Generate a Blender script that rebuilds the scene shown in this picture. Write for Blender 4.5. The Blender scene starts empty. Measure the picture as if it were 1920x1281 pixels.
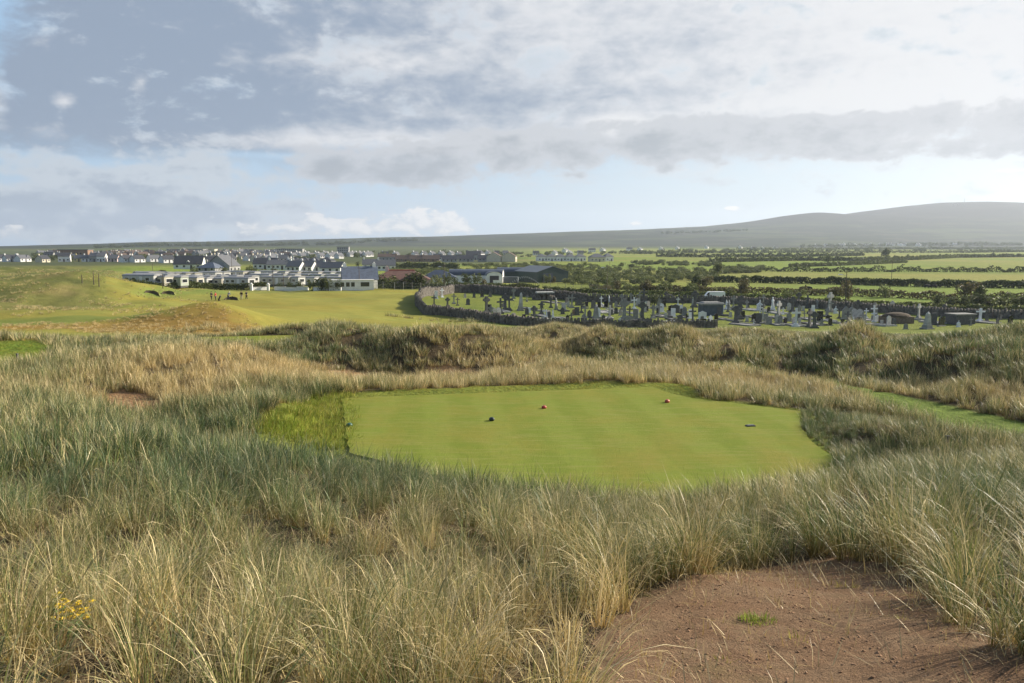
import bpy, bmesh, math, random
import numpy as np
from mathutils import Vector, Matrix
R = math.radians
scene = bpy.context.scene
COL = scene.collection

# ------------------------------------------------------------------ camera
CAMZ = 12.0
FPX = 1500.0                       # focal length in pixels of the 1920 wide photograph
PITCH = math.atan(176.5 / FPX)     # horizon at row 464
cd = bpy.data.cameras.new('camera')
cam = bpy.data.objects.new('camera', cd); COL.objects.link(cam)
cd.sensor_width = 36.0; cd.lens = 36.0 * FPX / 1920.0
cd.clip_start = 0.1; cd.clip_end = 40000.0
cam.location = (0, 0, CAMZ); cam.rotation_euler = (math.pi / 2 - PITCH, 0, 0)
scene.camera = cam

# ------------------------------------------------------------------ sun, sky, exposure
SUN_AZ, SUN_EL = R(66), R(26)
sl = bpy.data.lights.new('sun', 'SUN'); sl.energy = 5.0; sl.angle = R(0.5); sl.color = (1.0, 0.89, 0.74)
sun = bpy.data.objects.new('sun', sl); COL.objects.link(sun)
sv = Vector((math.sin(SUN_AZ) * math.cos(SUN_EL), math.cos(SUN_AZ) * math.cos(SUN_EL), math.sin(SUN_EL)))
sun.rotation_euler = (-sv).to_track_quat('-Z', 'Y').to_euler()
scene.view_settings.view_transform = 'Standard'
scene.view_settings.look = 'None'
scene.view_settings.exposure = 0.80
scene.view_settings.gamma = 1.0
scene.cycles.max_bounces = 6
scene.cycles.diffuse_bounces = 3
scene.cycles.glossy_bounces = 2
scene.cycles.transmission_bounces = 3
scene.cycles.volume_bounces = 1


class NT:
    """small helper to write node expressions"""
    def __init__(s, tree): s.t = tree; s.n = tree.nodes; s.l = tree.links
    def put(s, sock, v):
        if isinstance(v, bpy.types.NodeSocket): s.l.new(v, sock)
        elif v is not None: sock.default_value = v
    def math(s, op, a, b=None, c=None, clamp=False):
        n = s.n.new('ShaderNodeMath'); n.operation = op; n.use_clamp = clamp
        s.put(n.inputs[0], a); s.put(n.inputs[1], b); s.put(n.inputs[2], c)
        return n.outputs[0]
    def add(s, a, b): return s.math('ADD', a, b)
    def sub(s, a, b): return s.math('SUBTRACT', a, b)
    def mul(s, a, b): return s.math('MULTIPLY', a, b)
    def step(s, v, a, b, o0=0.0, o1=1.0):
        n = s.n.new('ShaderNodeMapRange'); n.interpolation_type = 'SMOOTHSTEP'; n.clamp = True
        s.put(n.inputs[0], v); s.put(n.inputs[1], a); s.put(n.inputs[2], b); s.put(n.inputs[3], o0); s.put(n.inputs[4], o1)
        return n.outputs[0]
    def mix(s, f, a, b, mode='MIX'):
        n = s.n.new('ShaderNodeMix'); n.data_type = 'RGBA'; n.blend_type = mode; n.clamp_factor = True
        s.put(n.inputs[0], f)
        for i, v in ((6, a), (7, b)):
            s.put(n.inputs[i], (*v, 1) if isinstance(v, tuple) and len(v) == 3 else v)
        return n.outputs[2]
    def noise(s, vec, scale, detail=4, rough=0.55, dist=0.0, col=False):
        n = s.n.new('ShaderNodeTexNoise')
        s.put(n.inputs['Vector'], vec); n.inputs['Scale'].default_value = scale; n.inputs['Detail'].default_value = detail
        n.inputs['Roughness'].default_value = rough; n.inputs['Distortion'].default_value = dist
        return n.outputs[1 if col else 0]
    def vec(s, x, y, z):
        n = s.n.new('ShaderNodeCombineXYZ'); s.put(n.inputs[0], x); s.put(n.inputs[1], y); s.put(n.inputs[2], z)
        return n.outputs[0]
    def sep(s, v):
        n = s.n.new('ShaderNodeSeparateXYZ'); s.put(n.inputs[0], v); return n.outputs
    def blob(s, az, el, a0, e0, sa, se):
        """gaussian bump in (azimuth, elevation)"""
        u = s.mul(s.sub(az, a0), 1.0 / sa); v = s.mul(s.sub(el, e0), 1.0 / se)
        r = s.add(s.mul(u, u), s.mul(v, v))
        return s.math('POWER', 2.718, s.mul(r, -1.0))


world = bpy.data.worlds.new('World'); scene.world = world; world.use_nodes = True
wt = world.node_tree; wt.nodes.clear(); W = NT(wt)
SKY_STRENGTH = 0.1
sky = wt.nodes.new('ShaderNodeTexSky'); sky.sky_type = 'NISHITA'; sky.sun_disc = False
sky.sun_elevation = SUN_EL; sky.sun_rotation = SUN_AZ; sky.air_density = 1.0; sky.dust_density = 1.5; sky.altitude = 10
tc = wt.nodes.new('ShaderNodeTexCoord')
dx, dy, dz = W.sep(tc.outputs['Generated'])
az = W.mul(W.math('ARCTAN2', dx, dy), 57.2958)
el = W.mul(W.math('ARCSINE', dz), 57.2958)
inv = W.math('DIVIDE', 1.0, W.add(W.math('MAXIMUM', dz, 0.0), 0.10))
plane = W.vec(W.mul(dx, inv), W.mul(dy, inv), 0.0)               # position on a flat cloud layer
flat = W.vec(W.mul(az, 0.075), W.mul(el, 0.14), 0.0)             # for clouds seen from the side
nA = W.noise(plane, 0.85, 7, 0.58, 0.3)
nB = W.noise(flat, 1.6, 8, 0.60, 0.2)
nC = W.noise(flat, 0.9, 3, 0.5)
nD = W.noise(flat, 4.5, 7, 0.62, 0.1)
SK = 0.62 / SKY_STRENGTH
C = lambda k: (k[0] * SK, k[1] * SK, k[2] * SK)
B = lambda px, py, sx, sy: W.blob(az, el, math.degrees(math.atan((px - 960) / FPX)),
                                  math.degrees(math.atan((640.5 - py) / FPX)) - math.degrees(PITCH), sx * 0.036, sy * 0.036)


def wsum(*t):
    r = t[0]
    for k in t[1:]: r = W.add(r, k)
    return r


right = W.step(az, -30, 45)
clear = W.mix(0.80, sky.outputs[0], W.mix(right, C((0.36, 0.55, 0.78)), C((0.64, 0.73, 0.80))))
low = W.step(el, 7.0, 0.0)
clear = W.mix(W.mul(low, 0.75), clear, W.mix(right, C((0.50, 0.61, 0.73)), C((0.70, 0.77, 0.81))))
nE = W.noise(W.vec(W.mul(az, 0.045), W.mul(el, 0.26), 3.0), 1.9, 8, 0.62, 0.35)
nF = W.noise(flat, 9.0, 6, 0.62, 0.2)
lump = W.noise(W.vec(W.mul(az, 0.10), W.mul(el, 0.17), 8.0), 2.0, 9, 0.58, 0.5)
def amp(n_, k): return W.mul(W.sub(n_, 0.5), k)
# high overcast deck
blue_gap = wsum(W.mul(B(-50, 90, 80, 150), 1.4), W.mul(B(-60, 0, 110, 80), 0.9), W.mul(B(205, 328, 110, 16), 1.3), W.mul(B(20, 320, 60, 14), 0.8), W.mul(B(470, 300, 130, 10), 0.9), W.mul(B(720, 300, 200, 10), 1.0))
left_w = W.step(az, 2, -24)
deck_m = W.step(wsum(el, amp(lump, 5.0), amp(nD, 3.5)), 4.2, 7.0)
deck_m = W.mul(deck_m, W.step(wsum(blue_gap, amp(lump, 3.0), amp(nD, 2.0)), 1.15, 0.15))
tone = wsum(0.60, amp(nD, 0.6), amp(nF, 0.30), amp(nA, 0.45), amp(nE, 0.45), amp(lump, 0.8), W.mul(W.sub(right, 0.5), 0.60), W.mul(left_w, -0.10), W.mul(left_w, wsum(amp(lump, 0.9), amp(nD, 0.6))),
            W.mul(B(400, 200, 150, 100), -0.30), W.mul(B(220, 260, 200, 60), -0.22), W.mul(B(150, 150, 150, 130), -0.10), W.mul(B(330, 110, 330, 140), -0.15), W.mul(B(1750, 70, 420, 150), 0.16), W.mul(B(60, 250, 60, 90), -0.1), W.mul(B(720, 112, 170, 26), 0.30), W.mul(B(480, 130, 90, 22), 0.35),
            W.mul(B(640, 268, 330, 22), 0.55), W.mul(B(1000, 20, 160, 60), 0.22), W.mul(B(1800, 205, 330, 20), 0.60), W.mul(B(1160, 235, 60, 18), 0.5), W.mul(B(1300, 80, 400, 70), -0.06), W.mul(B(1000, 185, 300, 26), -0.16), W.mul(B(820, 240, 120, 20), -0.16),
            W.mul(B(145, 222, 24, 14), 0.8), W.mul(B(115, 140, 18, 14), 0.5), W.mul(B(6, 225, 30, 50), 0.75), W.mul(B(285, 185, 16, 18), 0.5), W.mul(B(110, 275, 30, 14), 0.5))
deck_c = W.mix(W.step(tone, 0.0, 1.0), C((0.265, 0.335, 0.445)), C((0.76, 0.765, 0.785)))
c = W.mix(deck_m, clear, deck_c)
# lower grey bank at the left
bank = wsum(W.mul(B(60, 395, 420, 62), 1.05), W.mul(B(330, 415, 300, 45), 0.55), W.mul(B(410, 325, 90, 34), 0.85), W.mul(B(235, 352, 70, 24), 0.6), amp(lump, 2.4), amp(nD, 1.6), amp(nF, 0.5))
bank_m = W.step(bank, 0.12, 0.70)
bank_c = W.mix(W.step(wsum(bank, amp(nD, 2.0), W.mul(el, -0.07)), 0.35, 1.35), C((0.56, 0.61, 0.665)), C((0.34, 0.40, 0.49)))
c = W.mix(W.mul(bank_m, 0.9), c, bank_c)
# long ragged grey band
axis = wsum(6.1, W.mul(W.step(az, -16, 14), 1.25), W.mul(W.step(az, 14, 33), -0.1))
off = W.sub(el, axis)
o2 = W.mul(off, W.step(off, -0.6, 0.6, 0.52, 0.62))
shape = W.sub(0.95, W.mul(o2, o2))
ends = W.step(az, -20, -4, -0.85, 0.0)
band = wsum(shape, ends, amp(lump, 3.2), amp(nD, 1.5), amp(nF, 0.5), W.mul(B(625, 325, 42, 26), 0.9), W.mul(B(760, 335, 90, 32), 0.6), W.mul(B(1690, 280, 80, 16), -0.7), W.mul(B(1150, 255, 50, 14), -0.8), W.mul(B(910, 300, 40, 20), -0.4))
band_m = W.mul(W.step(band, -0.05, 0.45), W.step(az, -24, -15))
band_c = W.mix(W.step(wsum(band, amp(nD, 1.5), W.mul(off, -0.22)), 0.4, 1.7), C((0.54, 0.56, 0.60)), C((0.355, 0.385, 0.43)))
band_c = W.mix(W.mul(W.step(az, 5, 34), 0.30), band_c, C((0.60, 0.595, 0.62)))
c = W.mix(W.mul(band_m, 0.93), c, band_c)
# fair-weather cumulus low over the ridge
cum = wsum(W.mul(B(700, 432, 230, 22), 0.60), W.mul(B(845, 408, 55, 22), 0.75), W.mul(B(760, 412, 38, 20), 0.60), W.mul(B(660, 416, 40, 18), 0.50), W.mul(B(595, 410, 30, 16), 0.6), W.mul(B(500, 428, 45, 14), 0.55),
           W.mul(B(285, 438, 50, 12), 0.7), W.mul(B(20, 440, 40, 12), 0.6), W.mul(B(1185, 420, 30, 7), 0.55), W.mul(B(1368, 393, 20, 6), 0.65), W.mul(B(1890, 340, 50, 6), 0.6), amp(nD, 1.3), amp(nF, 1.3))
cum_m = W.mul(W.step(cum, 0.40, 0.66), W.step(el, 5.0, 4.0))
cum_c = W.mix(W.step(wsum(W.mul(cum, 0.8), W.mul(el, 0.22), amp(nF, 1.6)), 0.55, 1.25), C((0.58, 0.62, 0.66)), C((0.93, 0.89, 0.85)))
c = W.mix(W.mul(cum_m, 0.92), c, cum_c)
# overhead and behind, the unseen sky is a darkened blue to cut fill light
front = W.mul(W.step(W.math('ABSOLUTE', W.sub(az, 12)), 85, 48), W.step(el, 34, 18))
c = W.mix(W.step(front, 0.0, 1.0), W.mix(0.35, sky.outputs[0], C((0.15, 0.20, 0.28))), c)
bg = wt.nodes.new('ShaderNodeBackground'); bg.inputs[1].default_value = SKY_STRENGTH
wt.links.new(c, bg.inputs[0])
wo = wt.nodes.new('ShaderNodeOutputWorld'); wt.links.new(bg.outputs[0], wo.inputs[0])

# ------------------------------------------------------------------ pixel <-> world
CP, SP = math.cos(PITCH), math.sin(PITCH)


def ray(px, py):
    a = (px - 960.0) / FPX; b = (640.5 - py) / FPX
    return np.array([a, CP + b * SP, -SP + b * CP])


def at(px, py, D):
    """the point at forward distance D seen at that pixel"""
    d = ray(px, py); k = D / d[1]
    return np.array([d[0] * k, D, CAMZ + d[2] * k])


def atz(px, D, z):
    """the point at forward distance D and height z in that pixel column"""
    depth = D * CP + (CAMZ - z) * SP
    return np.array([(px - 960.0) / FPX * depth, D, z])


def pix(p):
    x, y, z = p[0], p[1], p[2] - CAMZ
    dep = y * CP - z * SP
    return 960 + FPX * x / dep, 640.5 - FPX * (y * SP + z * CP) / dep


def lp(x, y):
    return np.stack([np.arctan2(x, y), np.log(np.maximum(np.hypot(x, y), 1e-3))], -1)


# ------------------------------------------------------------------ terrain: surveyed points (pixel column, distance, height) and (pixel, distance, grass height)
pts = []
def Z(px, D, z): pts.append(atz(px, D, z))
def V(px, py, D, g=0.0):
    p = at(px, py, D); p[2] -= g; pts.append(p)
for px in (-400, 0, 480, 960, 1440, 1920, 2300): Z(px, 1.0, 10.3)
for px, D, z in ((1500, 4.4, 9.5), (1250, 4.4, 9.52), (1950, 4.4, 9.65), (1280, 7.2, 8.95), (1500, 7.2, 8.85), (1700, 7.0, 8.9), (1900, 6.2, 9.15), (2300, 6, 9.4),
                 (0, 4.5, 9.6), (480, 4.5, 9.55), (960, 4.5, 9.5), (-500, 5, 9.7),
                 (0, 7, 8.85), (300, 7, 8.8), (600, 7, 8.75), (900, 7, 8.75), (1100, 7, 8.8),
                 (900, 10, 8.25), (600, 10, 8.45), (600, 13.5, 8.02), (760, 13.5, 7.85), (900, 12.5, 7.85), (1050, 12.5, 7.6), (1150, 11.5, 7.65), (1280, 10, 7.85), (1280, 12.5, 7.25), (1400, 12.5, 7.5), (1560, 12.5, 8.0), (1720, 12.5, 8.1), (1920, 12, 8.15), (2300, 12, 8.4), (450, 14.5, 8.0),
                 (900, 16, 6.9), (650, 17, 7.0), (1150, 15, 6.7), (1400, 16, 6.7), (1600, 16.5, 6.8), (1750, 17, 6.9), (1950, 17, 7.0)): Z(px, D, z)
for a in ((0, 850, 12, .7), (0, 760, 19, .65), (0, 700, 27, .65), (0, 650, 38, .6), (0, 618, 52, .6), (300, 850, 12, .7), (300, 792, 17, .65),
          (-400, 700, 25, .6), (-400, 620, 50, .6), (250, 752, 28.5, 0), (300, 770, 26, 0), (180, 738, 29.5, .2), (400, 700, 33, .5), (330, 700, 33, .5), (500, 690, 35, .5), (400, 655, 38, .5), (300, 645, 39, .55), (520, 660, 40, .5), (150, 645, 42, .6), (150, 690, 32, .6),
          (400, 632, 58, 0), (480, 632, 58, 0), (545, 632, 58, 0), (400, 644, 54, 0), (530, 644, 54, 0), (470, 790, 24, .6), (520, 745, 27, .55), (560, 700, 37, .6), (380, 762, 25, .5),
          (390, 575, 105, 0), (510, 622, 100, 0), (200, 615, 95, 0), (300, 600, 102, 0), (390, 622, 90, .3), (450, 597, 103, 0), (290, 622, 88, .3),
          (100, 597, 104, 0), (250, 591, 108, 0), (0, 602, 102, 0), (60, 589, 111, 0), (140, 531, 165, 0), (0, 546, 160, 0), (60, 580, 125, 0), (240, 545, 170, 0), (330, 560, 168, 0), (130, 560, 145, 0), (200, 560, 155, 0),
          (20, 506, 260, 0), (150, 508, 300, 0), (90, 520, 215, 0),
          (460, 562, 165, 0), (600, 546, 208, 0), (720, 546, 208, 0), (430, 546, 208, 0), (600, 600, 114, 0), (850, 610, 112, 0), (700, 625, 98, 0), (900, 632, 96, 0), (560, 580, 135, 0), (750, 570, 150, 0),
          (600, 629, 56, .6), (680, 638, 54, .6), (760, 646, 52.5, .6), (680, 684, 49.5, .5), (640, 704, 47, 0), (690, 712, 46, 0), (780, 700, 47, .4), (860, 700, 46.5, 0), (880, 716, 43.5, 0), (900, 655, 52, .6), (940, 676, 48.5, .6), (975, 705, 45, .2), (1010, 690, 47, .5),
          (600, 703, 37, .5), (900, 700, 37.5, .5), (1150, 695, 38, .5), (620, 722, 34.6, 0), (900, 722, 34.6, 0), (1150, 720, 34.8, 0), (1280, 727, 33.5, 0),
          (1040, 642, 58, .6), (1060, 655, 55.5, .5), (1100, 672, 53, 0), (1040, 668, 54, 0), (1180, 680, 50, .1), (1215, 655, 57, .1), (1230, 626, 62, .6), (1130, 632, 64, .6), (1050, 614, 78, .5), (950, 622, 90, .4), (1450, 614, 72, .6), (1330, 640, 60, .6), (1300, 622, 70, .6), (1290, 672, 48, .5),
          (1400, 692, 44, 0), (1500, 704, 40.5, 0), (1600, 730, 35.5, 0), (1750, 770, 30.5, 0), (1920, 817, 26.5, 0), (2100, 860, 24, 0),
          (1400, 702, 38, .6), (1560, 721, 35, .55), (1300, 695, 38.5, .55),
          (1545, 772, 23.8, .5), (1640, 757, 23.8, .55), (1750, 783, 22.0, .58), (1900, 828, 19.6, .6), (1640, 752, 27.5, .75), (1750, 778, 25.5, .8), (1505, 795, 24, .15), (1600, 842, 21.2, .25), (1700, 840, 20.3, .6),
          (1720, 717, 37, .5), (1920, 662, 35.5, .6), (1850, 690, 35, .55), (1780, 706, 35.5, .55), (1700, 676, 46, .1), (1740, 668, 45, .2), (1920, 592, 51, .6), (1800, 615, 52, .6), (1745, 640, 51, .4), (1860, 640, 46, .4),
          (1640, 606, 50, .6), (1580, 614, 49, .6), (1520, 632, 48, .6), (1450, 655, 47, .55), (1380, 672, 46.5, .5), (1540, 680, 43.5, .5), (1620, 690, 42, .5), (1660, 650, 47, .5), (2200, 560, 60, .6), (2200, 700, 32, .6)): V(*a)
for px, D, z in ((660, 20, 6.0), (900, 20, 6), (1200, 19.5, 6), (1450, 20, 6), (650, 27, 6), (900, 27, 6), (1200, 27, 6), (1400, 25, 6), (640, 31, 6), (1200, 32.3, 6), (950, 30, 6), (1450, 28, 6),
                 (560, 24, 6.1), (580, 29, 6.05), (1400, 30.5, 6.0),
                 (380, 140, 1.4), (700, 80, 3.0), (450, 74, 2.6), (900, 40, 5.3), (600, 40, 5.3), (1150, 42, 5.3), (1000, 90, 2.0), (900, 75, 3.2), (700, 66, 3.9), (600, 68, 4.0), (1200, 76, 2.8), (1640, 62, 4.2), (1500, 58, 4.0), (1800, 66, 3.6), (1920, 66, 4.0), (1920, 43, 5.9), (1640, 100, 1.0), (1800, 100, 1.0), (1920, 100, 1.5), (2200, 100, 3), (0, 75, 3.3), (200, 75, 2.9), (330, 75, 2.7), (330, 60, 4.0), (150, 60, 4.4), (-400, 90, 3.5), (1500, 108, .5),
                 (1000, 118, .3), (1340, 118, .2), (1600, 116, .1), (1900, 116, .3), (800, 135, .6),
                 (900, 150, .1), (1200, 150, 0), (1500, 150, 0), (1800, 150, 0), (2300, 150, .5), (900, 210, .2), (1200, 200, 0), (1500, 200, 0), (1850, 200, 0), (-500, 220, 2), (-500, 140, 3),
                 (300, 260, .4), (550, 260, .2), (800, 300, .1), (1100, 300, 0), (1400, 300, 0), (1800, 300, 0), (2300, 300, 0),
                 (40, 600, 1.0), (200, 560, .8), (400, 500, .6), (700, 450, .3), (1000, 480, .2), (1400, 480, .1), (1800, 480, .1), (0, 400, 1.6), (2400, 600, 1), (-600, 600, 1),
                 (300, 900, 2.6), (560, 1200, 3.4), (800, 1000, 2.6), (1100, 900, 2.2), (1500, 900, 2.0), (1800, 1000, 2.4), (1500, 1600, 5.6), (1800, 1700, 6.5), (200, 1500, 4.4), (0, 1200, 3), (1800, 2400, 14), (1100, 1600, 5), (800, 1700, 6), (500, 1800, 7),
                 (-400, 2500, 6), (0, 2500, 13.0), (150, 2800, 23), (300, 3000, 34), (500, 3200, 37), (800, 3500, 59), (1100, 3800, 80), (1300, 4000, 102), (1400, 4200, 124), (1440, 4350, 140), (1470, 4450, 155), (1505, 4550, 182), (1535, 4620, 191), (1575, 4700, 191), (1620, 4750, 213), (1650, 4800, 230), (1720, 4900, 266), (1790, 5000, 289), (1920, 5000, 279), (2300, 5000, 240),
                 (1790, 3600, 92), (1500, 3300, 65), (1300, 3000, 40), (800, 2700, 23), (1000, 2800, 28), (2300, 3600, 90), (1900, 3000, 40),
                 (0, 5000, -5), (500, 6000, 10), (1000, 6500, 30), (1500, 7000, 60), (1900, 7500, 80), (2500, 7500, 60)): Z(px, D, z)
for th in (-170, -120, -80, 80, 120, 170):
    for r, z in ((1.0, 10.3), (4, 10), (30, 6.5), (200, 2), (2000, 4), (7000, 10)):
        pts.append(np.array([r * math.sin(R(th)), r * math.cos(R(th)), z]))
pts = np.array(pts)
Q = lp(pts[:, 0], pts[:, 1])
EPS = 0.032


def kern(a, b):
    d2 = ((a[:, None, :] - b[None, :, :]) ** 2).sum(-1)
    return np.sqrt(d2 + EPS * EPS)


n = len(pts)
A = np.zeros((n + 1, n + 1)); A[:n, :n] = kern(Q, Q) - 0.004 * np.eye(n); A[:n, n] = 1; A[n, :n] = 1
zt = np.concatenate([pts[:, 2], [0]])
wts = np.linalg.solve(A, zt)

_rng = np.random.RandomState(5)
_perm = _rng.permutation(512)
_grad = _rng.rand(512) * 2 * math.pi


def perlin(x, y):
    xi = np.floor(x).astype(int); yi = np.floor(y).astype(int); xf = x - xi; yf = y - yi
    u = xf * xf * xf * (xf * (xf * 6 - 15) + 10); v = yf * yf * yf * (yf * (yf * 6 - 15) + 10)
    def g(ix, iy, fx, fy):
        a = _grad[_perm[(_perm[ix & 511] + iy) & 511]]
        return np.cos(a) * fx + np.sin(a) * fy
    a = g(xi, yi, xf, yf); b = g(xi + 1, yi, xf - 1, yf); c_ = g(xi, yi + 1, xf, yf - 1); d = g(xi + 1, yi + 1, xf - 1, yf - 1)
    return (a * (1 - u) + b * u) * (1 - v) + (c_ * (1 - u) + d * u) * v


def fbm(x, y, octs=4):
    s = 0; a = 1.0
    for k in range(octs): s = s + a * perlin(x * 2 ** k + 17.3 * k, y * 2 ** k - 9.1 * k); a *= 0.5
    return s


def sst(x, a, b):
    t = np.clip((x - a) / (b - a), 0, 1); return t * t * (3 - 2 * t)


def sdf(q, poly):
    """signed distance (negative inside) in the plane of q"""
    poly = np.asarray(poly, float); d = np.full(len(q), 1e9); ins = np.zeros(len(q), bool); m = len(poly)
    for i in range(m):
        a = poly[i]; b = poly[(i + 1) % m]; e = b - a; w = q - a
        t = np.clip((w @ e) / (e @ e + 1e-12), 0, 1)
        d = np.minimum(d, ((w - t[:, None] * e) ** 2).sum(-1))
        c1 = (a[1] <= q[:, 1]) != (b[1] <= q[:, 1])
        with np.errstate(divide='ignore', invalid='ignore'):
            xs = a[0] + (q[:, 1] - a[1]) / (b[1] - a[1] + 1e-15) * e[0]
        ins ^= c1 & (q[:, 0] < xs)
    return np.where(ins, -1, 1) * np.sqrt(d)


TEE_Z = 6.0
def flatpix(px, py, z):
    d = ray(px, py); k = (z - CAMZ) / d[2]; return (d[0] * k, d[1] * k)
TEE = [flatpix(*p, TEE_Z) for p in ((640, 748), (928, 737), (1222, 727), (1262, 741), (1300, 748), (1400, 760), (1500, 772), (1500, 800), (1530, 838), (1570, 862), (1560, 900), (1420, 930), (1150, 935), (900, 915), (655, 850))]
TEE2_Z = float(at(470, 637, 57)[2])
TEE2 = [flatpix(*p, TEE2_Z) for p in ((372, 633), (552, 629), (562, 638), (520, 646), (385, 645))]

# polar grid of the whole ground
TH0, TH1, NT_F = R(-56), R(56), 766
th_f = np.linspace(TH0, TH1, NT_F)
th_c = np.linspace(TH1, 2 * math.pi + TH0, 50)[1:-1]
ths = np.concatenate([th_f, th_c])
L0, L1, NR = math.log(0.6), math.log(8200.0), 800
lrs = np.linspace(L0, L1, NR)
TT, LL = np.meshgrid(ths, lrs, indexing='ij')
tw = np.where(TT > math.pi, TT - 2 * math.pi, TT)
qg = np.stack([tw.ravel(), LL.ravel()], -1)
Hh = np.empty(len(qg))
for i in range(0, len(qg), 20000):
    Hh[i:i + 20000] = kern(qg[i:i + 20000], Q) @ wts[:n] + wts[n]
RR = np.exp(LL.ravel()); GX = RR * np.sin(tw.ravel()); GY = RR * np.cos(tw.ravel())
# dune ridges (+) and hollows (-): points along them (pixel column, distance), height, half width
RIDGES = [([(1490, 4500), (1530, 4600)], 17, 230), ([(1595, 4700), (1615, 4720)], -13, 150), ([(310, 103), (390, 105), (440, 104)], 0.8, 4.0), ([(1650, 51), (1620, 46), (1600, 42.5)], 0.9, 2.4), ([(1470, 51), (1500, 46), (1520, 43)], -0.9, 2.4), ([(1840, 45), (1790, 41), (1760, 38.5)], 0.7, 2.0), ([(1015, 47), (1035, 42.5)], 0.8, 1.7), ([(955, 46), (970, 43)], -0.8, 1.7), ([(1262, 61), (1275, 55)], 0.8, 2.0), ([(1200, 59), (1205, 56)], -1.0, 2.0), ([(1120, 62), (1150, 57)], 0.7, 2.0), ([(1400, 60), (1420, 54)], 0.6, 2.2), ([(1330, 58), (1345, 53)], -0.6, 2.0), ([(800, 52), (815, 47)], 0.6, 1.8), ([(575, 62), (690, 56), (800, 52)], 1.1, 4.5), ([(600, 44), (700, 44.5), (760, 46)], -0.7, 2.4), ([(905, 62), (930, 50), (965, 43)], 1.1, 2.6), ([(850, 44), (870, 48)], -0.8, 2.6), ([(985, 42.5), (1030, 47)], -0.7, 2.2),
          ([(1040, 76), (1130, 66), (1180, 60)], 0.9, 3.0), ([(1205, 66), (1225, 70)], -1.3, 3.2), ([(1100, 55), (1040, 58)], -0.5, 2.0), ([(1240, 58), (1300, 54), (1350, 50)], 0.9, 3.0), ([(1330, 72), (1480, 62), (1640, 68)], 0.5, 4.0), ([(1420, 82), (1560, 84)], 0.4, 4.0),
          ([(1690, 50), (1725, 45)], -2.0, 2.8), ([(1930, 38), (1830, 39), (1720, 42)], 0.9, 2.6), ([(1930, 60), (1830, 60), (1740, 56)], 0.15, 3.2), ([(1560, 60), (1640, 64)], 0.2, 3.0), ([(1600, 50), (1640, 46)], 0.6, 2.2),
          ([(300, 50), (420, 46), (520, 44)], 0.35, 3.0), ([(20, 160), (140, 166), (250, 168)], 1.6, 13.0), ([(330, 25), (250, 27)], -0.5, 2.0), ([(470, 24), (560, 27)], 0.45, 1.8), ([(860, 78), (760, 76)], 0.8, 4.0), ([(1080, 90), (960, 92)], 0.7, 4.0)]
gxy = np.stack([GX, GY], -1)
for rl, amp, wd in RIDGES:
    w_ = np.array([atz(a, b, 4.0)[:2] for a, b in rl]); lo = w_.min(0) - 4 * wd; hi = w_.max(0) + 4 * wd
    s_ = np.nonzero((GX > lo[0]) & (GX < hi[0]) & (GY > lo[1]) & (GY < hi[1]))[0]; d2 = np.full(len(s_), 1e9)
    for i in range(len(w_) - 1):
        e_ = w_[i + 1] - w_[i]; v_ = gxy[s_] - w_[i]; t_ = np.clip((v_ @ e_) / (e_ @ e_), 0, 1); d2 = np.minimum(d2, ((v_ - t_[:, None] * e_) ** 2).sum(-1))
    Hh[s_] += amp * np.exp(-d2 / (wd * wd))
# natural unevenness
duney = sst(RR, 8, 30) * (1 - sst(RR, 96, 120))
Hh += duney * ((0.22 + 0.22 * sst(RR, 38, 50)) * fbm(GX / 9.0, GY / 9.0, 3) + 0.12 * fbm(GX / 1.9, GY / 1.9, 2))
Hh += (1 - sst(RR, 5, 12)) * 0.035 * fbm(GX / 0.6, GY / 0.6, 3)
fair = sst(RR, 96, 120) * (1 - sst(RR, 230, 330)) * (1 - sst(tw.ravel(), -0.11, -0.03))
Hh += fair * 1.0 * fbm(GX / 26.0, GY / 16.0, 3)
lefty = sst(RR, 130, 170) * (1 - sst(RR, 420, 600)) * (1 - sst(tw.ravel(), -0.46, -0.36))
Hh += lefty * 1.9 * fbm(GX / 22.0, GY / 22.0, 4)
Hh += sst(RR, 1800, 3200) * RR * 0.0022 * fbm(GX / 900.0, GY / 900.0, 4)
ft = sst(-sdf(np.stack([GX, GY], -1), TEE), -2.2, -0.4)
Hh = Hh * (1 - ft) + (TEE_Z - 0.03) * ft
ft2 = sst(-sdf(np.stack([GX, GY], -1), TEE2), -2.0, -0.3)
Hh = Hh * (1 - ft2) + (TEE2_Z - 0.03) * ft2
HG = Hh.reshape(len(ths), NR)


def h(x, y):
    """height of the ground (inside the finely built part)"""
    x = np.asarray(x, float); y = np.asarray(y, float)
    t = np.arctan2(x, y); l = np.log(np.maximum(np.hypot(x, y), 0.61))
    fi = np.clip((t - TH0) / (TH1 - TH0) * (NT_F - 1), 0, NT_F - 1.001); fj = np.clip((l - L0) / (L1 - L0) * (NR - 1), 0, NR - 1.001)
    i = fi.astype(int); j = fj.astype(int); u = fi - i; v = fj - j
    return (HG[i, j] * (1 - u) + HG[i + 1, j] * u) * (1 - v) + (HG[i, j + 1] * (1 - u) + HG[i + 1, j + 1] * u) * v


_Dm = np.exp(np.linspace(math.log(2.5), math.log(7000), 2600))


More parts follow.
